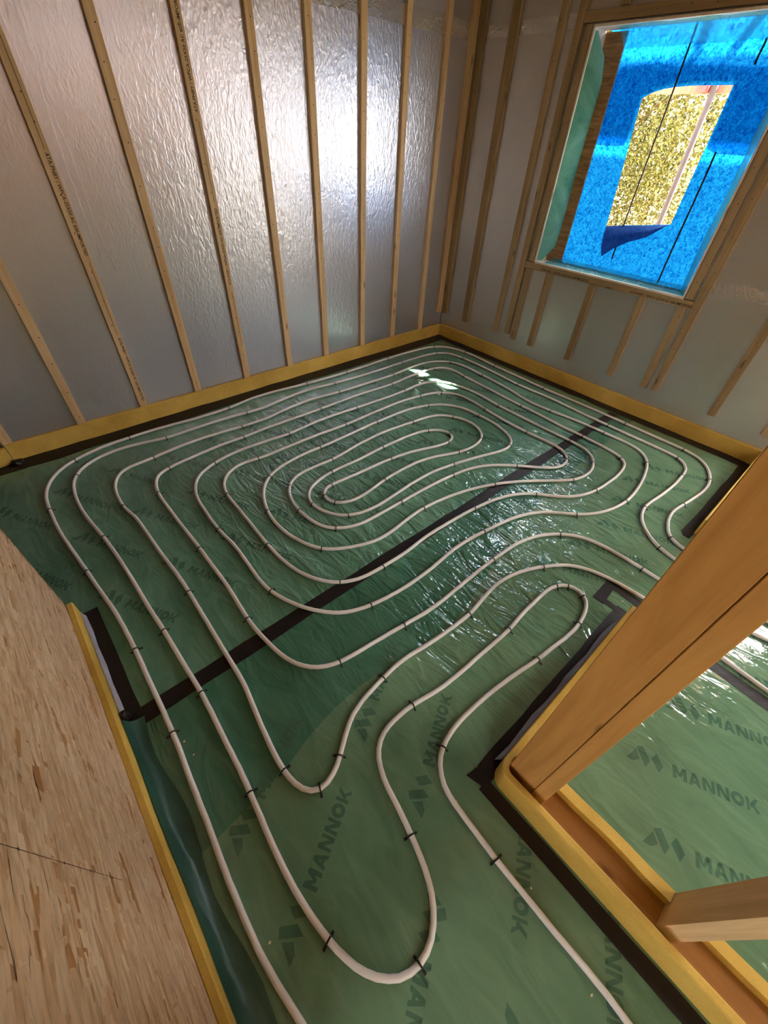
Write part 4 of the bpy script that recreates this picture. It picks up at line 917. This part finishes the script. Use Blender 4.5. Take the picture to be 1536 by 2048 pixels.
CLIPS = [0.315, 2.947, -0.05, 2.87, 0.501, 2.795, -0.073, 2.697, 0.35, 2.61, 0.379, 2.439, -0.258, 2.44, 0.066, 2.23, 0.253, 2.222, -0.091, 2.056, 1.025, 2.924, 1.09, 2.779, 0.983, 2.621, 0.931, 2.484, 1.192, 2.327, 0.625, 2.31, 0.879, 2.192, 0.566, 1.993, 0.833, 1.973, 0.889, 1.816, 0.674, 1.687, 0.814, 1.609, 0.398, 1.734, 1.738, 2.924, 2.149, 2.911, 2.678, 2.921, 3.258, 2.868, 1.933, 2.796, 2.706, 2.771, 3.153, 2.738, 1.881, 2.64, 2.488, 2.622, 1.599, 2.494, 2.332, 2.485, 2.871, 2.494, 1.828, 2.338, 2.352, 2.329, 1.613, 2.186, 2.376, 2.178, 1.285, 2.051, 1.818, 2.073, 2.314, 2.019, 1.277, 1.887, 2.049, 1.909, 1.172, 1.775, 1.627, 1.787, 2.039, 1.742, 2.133, 1.623, 2.039, 1.545, 1.576, 1.649, 1.093, 1.669, 1.001, 1.598, 1.393, 1.501, 3.424, 2.574, 3.413, 2.185, 3.384, 1.606, 3.289, 2.491, 3.257, 1.796, 3.108, 2.515, 3.141, 2.12, 3.061, 1.361, 2.984, 2.199, 2.946, 1.557, 2.924, 0.972, 2.764, 2.18, 2.791, 1.672, 2.79, 1.014, 2.586, 2.108, 2.654, 1.701, 2.629, 1.27, 2.565, 0.9, 2.528, 1.67, 2.363, 1.24, 2.349, 1.77, 2.279, 1.431, 2.006, 1.419, 2.669, 0.754, 2.381, 0.735, 1.934, 1.027, 2.197, 1.073, 1.869, 1.344, 1.791, 1.266, 2.057, 0.816, 3.386, 0.872, 3.369, 0.406, 3.132, 0.154, 2.698, 0.164, 2.335, 0.106, 3.241, 0.93, 3.223, 0.401, 3.024, 0.293, 2.481, 0.316, 2.207, 0.112, 3.105, 0.901, 2.963, 0.511, 2.462, 0.412, 2.888, 0.659, 2.389, 0.589, 1.977, 0.108, -0.219, 1.858, -0.173, 1.288, -0.05, 1.299, 0.112, 1.441, 0.257, 1.665, 0.549, 1.46, 0.405, 1.204, 0.26, 1.133, 0.905, 1.606, 1.021, 1.512, 1.016, 1.378, 0.891, 1.347, 0.748, 1.262, 0.687, 1.033, 1.347, 1.278, 1.397, 1.157, 1.632, 0.966, 1.541, 0.802, 1.395, 0.645, 0.917, 0.971, 0.742, 0.827, 1.045, 0.505, 2.076, 0.554, 1.865, 0.512, 1.587, 0.437, 1.529, 0.328, 1.567, 0.301, 1.565, 0.202, 1.407, 0.146, 1.133, 0.334, -0.171, 0.881, -0.036, 0.943, -0.048, 0.523, 0.066, 0.5, 0.463, 0.694, 0.768, 0.658, 0.541, 0.532, 0.238, 0.408, 0.565, 0.378, 1.106, 0.171, 0.547, 0.203, 0.121, 0.376, 0.282, 0.083, 0.435, -0.124, -0.049, 0.063, 0.11, -0.127]
R_P = 0.0091
ZP = 0.0125
paths = []
for s in PIPES:
    q = [int(a) / 1000.0 for a in s.split()]
    paths.append([(q[i], q[i + 1]) for i in range(0, len(q), 2)])
def ext(p, a, b):
    """extend a path smoothly through extra points at its start and end"""
    return a + p + b
def bez(p0, d0, p1, d1, n=10):
    out = []
    for k in range(1, n + 1):
        s = k / n
        a, b, c, d = (1 - s) ** 3, 3 * s * (1 - s) ** 2, 3 * s * s * (1 - s), s ** 3
        out.append((a * p0[0] + b * (p0[0] + d0[0]) + c * (p1[0] - d1[0]) + d * p1[0], a * p0[1] + b * (p0[1] + d0[1]) + c * (p1[1] - d1[1]) + d * p1[1]))
    return out
def enddir(p, k):
    a, b = Vector(p[-1 - k]), Vector(p[-1])
    return (b - a).normalized()
def extend_end(p, pts):
    d = enddir(p, 3)
    cur = p[-1]
    for q in pts:
        l = (Vector(q[:2]) - Vector(cur)).length / 3
        dd = Vector(q[2:])
        dd.normalize()
        p = p + bez(cur, d * l, q[:2], dd * l)
        cur = p[-1]; d = dd
    return p
p1 = extend_end(paths[0], [(2.26, -0.35, 0, -1), (2.26, -1.6, 0, -1)])
p1 = extend_end(p1[::-1], [(-0.16, -0.5, 0.1, -1), (-0.12, -1.6, 0, -1)])
p2 = extend_end(paths[1], [(2.13, -0.35, 0, -1), (2.13, -1.6, 0, -1)])
p2 = extend_end(p2[::-1], [(0.36, -1.6, 0, -1)])
p3 = extend_end(paths[2], [(1.999, -0.40, 0.25, -1), (2.05, -0.7, 0.1, -1), (2.07, -1.6, 0, -1)])
p3 = extend_end(p3[::-1], [(1.747, -0.35, -0.08, -1), (1.732, -0.537, -0.08, -1), (1.71, -1.6, 0, -1)])

labels = ['white heating pipe running closest to the walls all round the room',
          'white heating pipe with the hairpin loop next to the corner post',
          'white heating pipe coiled in the double spiral mid-floor']
pipes = []
for p, lab in zip((p1, p2, p3), labels):
    o = link('heating_pipe', tube('heating_pipe', [(x, y, ZP) for x, y in p], R_P, 12), M['pipe'])
    tag(o, lab, 'pipe', 'underfloor heating pipes')
    pipes.append((o, p))

# clip: a thin hoop over the pipe with a barbed foot on either side
def clip_mesh():
    v, f = [], []
    R1 = R_P + 0.0012
    pts = []
    pts.append((-R1 - 0.011, -ZP + 0.0035)); pts.append((-R1 - 0.001, -ZP + 0.005))
    for k in range(9):
        a = math.pi - math.pi * k / 8
        pts.append((R1 * math.cos(a), R1 * math.sin(a)))
    pts.append((R1 + 0.001, -ZP + 0.005)); pts.append((R1 + 0.015, -ZP + 0.0035))
    n = len(pts)
    wd = [0.0036, 0.0036] + [0.0026] * 9 + [0.0036, 0.0042]
    th = 0.0016
    for i, (px, pz) in enumerate(pts):
        a = Vector(pts[max(0, i - 1)]); b = Vector(pts[min(n - 1, i + 1)])
        tt = (b - a).normalized(); nn = Vector((-tt.y, tt.x))
        w = wd[i]
        for (sx, so) in ((-w, 0), (w, 0), (w, th), (-w, th)):
            v.append((px + nn.x * so, sx, pz + nn.y * so))
    for i in range(n - 1):
        for j in range(4):
            f.append((i * 4 + j, i * 4 + (j + 1) % 4, (i + 1) * 4 + (j + 1) % 4, (i + 1) * 4 + j))
    f += [(3, 2, 1, 0), tuple((n - 1) * 4 + j for j in range(4))]
    return pyd('pipe_clip', v, f)
cm = clip_mesh()
cm.materials.append(M['clip'])
cr_ = random.Random(4)
for i in range(0, len(CLIPS), 2):
    cx, cy = CLIPS[i], CLIPS[i + 1]
    best = None
    for o, p in pipes:
        for k in range(1, len(p) - 1):
            d = (p[k][0] - cx) ** 2 + (p[k][1] - cy) ** 2
            if best is None or d < best[0]:
                best = (d, o, p, k)
    d, o, p, k = best
    tx, ty = p[k + 1][0] - p[k - 1][0], p[k + 1][1] - p[k - 1][1]
    a = math.atan2(ty, tx) - math.pi / 2 + cr_.uniform(-0.12, 0.12)
    if cr_.random() < 0.5:
        a += math.pi
    link('pipe_clip', cm, None, o, (p[k][0], p[k][1], ZP), (0, 0, a))

# ------------------------------------------------------------------ pale chips on the film
chips = [(-0.174, 0.174), (-0.061, 2.035), (0.469, -0.235), (0.46, 0.057), (-0.155, 0.817), (-0.146, 0.754), (0.413, -0.46)]
cl = ['pale wood chip between the two pipes near the strand board wall', 'pale wood chip by a clip on the second pipe', 'round pale speck near the partition tape',
      'tiny pale shaving touching the pipe by the corner post', 'pale speck beside the outer pipe below the seam tape', 'thin pale shaving beside the outer pipe below the seam tape', 'small pale shaving near the lower right pipe']
for (x, y), lab in zip(chips, cl):
    r = random.Random(int(x * 1000))
    s = 0.0045
    pts = [(x + s * r.uniform(0.5, 1.2) * math.cos(a), y + s * r.uniform(0.4, 1.1) * math.sin(a)) for a in [k * math.pi / 3 for k in range(6)]]
    o = link('wood_chip', slab('wood_chip', pts, 0.0022, 0.0042), M['chip'])
    tag(o, lab, 'wood chip', 'loose chips on the film')

# ================================================================== OUTSIDE
ground = link('ground', boxes('ground', [(-30, 40, -30, 30, -0.5, -0.3)]), M['earth'])
tag(ground, 'pale sunlit ground outside the house', 'ground', kind='structure')
def scaffold_tube(pts, lab, name='scaffold_pole'):
    o = link(name, tube(name, pts, 0.0242, 16), M['pole'])
    return tag(o, lab, 'scaffold pole', 'scaffold tubes outside the window')
scaffold_tube([(5.215, 1.886, -0.3 + 0.9 * k) for k in range(7)], 'upright scaffold pole seen through the torn hole in the blue film')
scaffold_tube([(5.215, 0.363, -0.3 + 0.9 * k) for k in range(7)], 'upright scaffold pole hidden behind the blue film')  # unseen, placed so its shadow splits the sun patch on the floor
gb = link('guard_board', boxes('guard_board', [(5.243, 5.281, -1.5, 5.0, 1.985, 2.055)]), M['board'])
tag(gb, 'pinkish horizontal guard board crossing the top of the hole', 'board')
for (a, b2, y0, y1, lab) in ((4.955, 5.180, -3.2, 3.6, 'long scaffold board nearest the house on the upper lift'), (5.252, 5.470, -3.2, 3.6, 'long middle scaffold board on the upper lift'),
                            (5.475, 5.700, -3.2, 3.6, 'long outer scaffold board on the upper lift'), (4.725, 4.950, -3.2, -0.8, 'short board nearest the house, added to shade the next-room opening'),
                            (5.184, 5.248, -3.2, -0.8, 'narrow plank between long boards, added to shade the next-room opening'), (5.705, 5.925, -3.2, -0.8, 'short board beyond the long ones, added to shade the next-room opening'),
                            (5.930, 6.150, -3.2, -0.8, 'short board at the outer edge, added to shade the next-room opening')):
    o = link('scaffold_board', boxes('scaffold_board', [(a, b2, y0, y1, 3.85, 3.888)]), M['board'])  # all unseen: long ones placed to shade the film, short ones added
    tag(o, lab, 'board', 'scaffold boards on the upper lift')
for yy, lab in ((-2.6, 'scaffold cross tube under the far end of the boards'), (0.42, 'scaffold cross tube under the boards beside the hidden pole'), (1.945, 'scaffold cross tube under the boards beside the pole in view')):
    o = link('cross_tube', tube('cross_tube', [(4.6, yy, 3.825), (6.25, yy, 3.825)], 0.0242, 12), M['pole'])
    tag(o, lab, 'scaffold pole', 'scaffold tubes outside the window')
cpl = link('coupler', boxes('coupler', [(5.16, 5.243, 1.93, 2.0, 1.99, 2.05)]), M['red'])
tag(cpl, 'red scaffold coupler near the top of the hole', 'coupler')

def tree(base, h, rad, nleaf, seed, lab):
    r = random.Random(seed)
    t_ = empty('tree', base)
    tag(t_, lab, 'tree', 'trees outside the window')
    pts = [(0.06 * math.sin(k * 1.3), 0.05 * math.cos(k), h * 0.6 * k / 7) for k in range(8)]
    link('trunk', tube('trunk', pts, [0.085 - 0.008 * k for k in range(8)], 10), M['bark'], t_)
    for k in range(11):
        z0 = h * (0.12 + 0.05 * k); a = k * 2.4
        q = [(math.cos(a) * rad * s, math.sin(a) * rad * s, z0 + 0.55 * h * 0.3 * s ** 0.8 + 0.1 * math.sin(5 * s + k)) for s in (0, 0.25, 0.5, 0.75, 0.98)]
        link('branch', tube('branch', q, [0.020, 0.015, 0.010, 0.006, 0.003], 7), M['bark'], t_)
    v, f = [], []
    blobs = [(r.gauss(0, rad * 0.5), r.gauss(0, rad * 0.6), r.uniform(0.0, h)) for _ in range(110)]
    for _ in range(nleaf):
        b = r.choice(blobs)
        c = Vector((b[0] + r.gauss(0, rad * 0.17), b[1] + r.gauss(0, rad * 0.17), max(0.0, b[2] + r.gauss(0, h * 0.085))))
        d = Vector((r.uniform(-1, 1), r.uniform(-1, 1), r.uniform(-1, 1))).normalized()
        e = d.orthogonal().normalized()
        e = (Matrix.Rotation(r.uniform(0, 6.28), 3, d) @ e)
        l_, w_ = r.uniform(0.022, 0.040), r.uniform(0.011, 0.020)
        n = len(v)
        v += [c - d * l_, c + e * w_, c + d * l_, c - e * w_]
        f.append((n, n + 1, n + 2, n + 3))
    o = link('foliage', pyd('foliage', v, f), M['leaf'], t_)
    tag(o, kind='stuff')
    return t_
tree((8.9, 4.2, -0.3), 4.4, 1.6, 66000, 3, 'yellow green leafy tree filling the torn hole in the film')
tree((17.5, 6.9, -0.3), 6.5, 2.6, 45000, 8, 'yellow green tree standing farther behind the first')
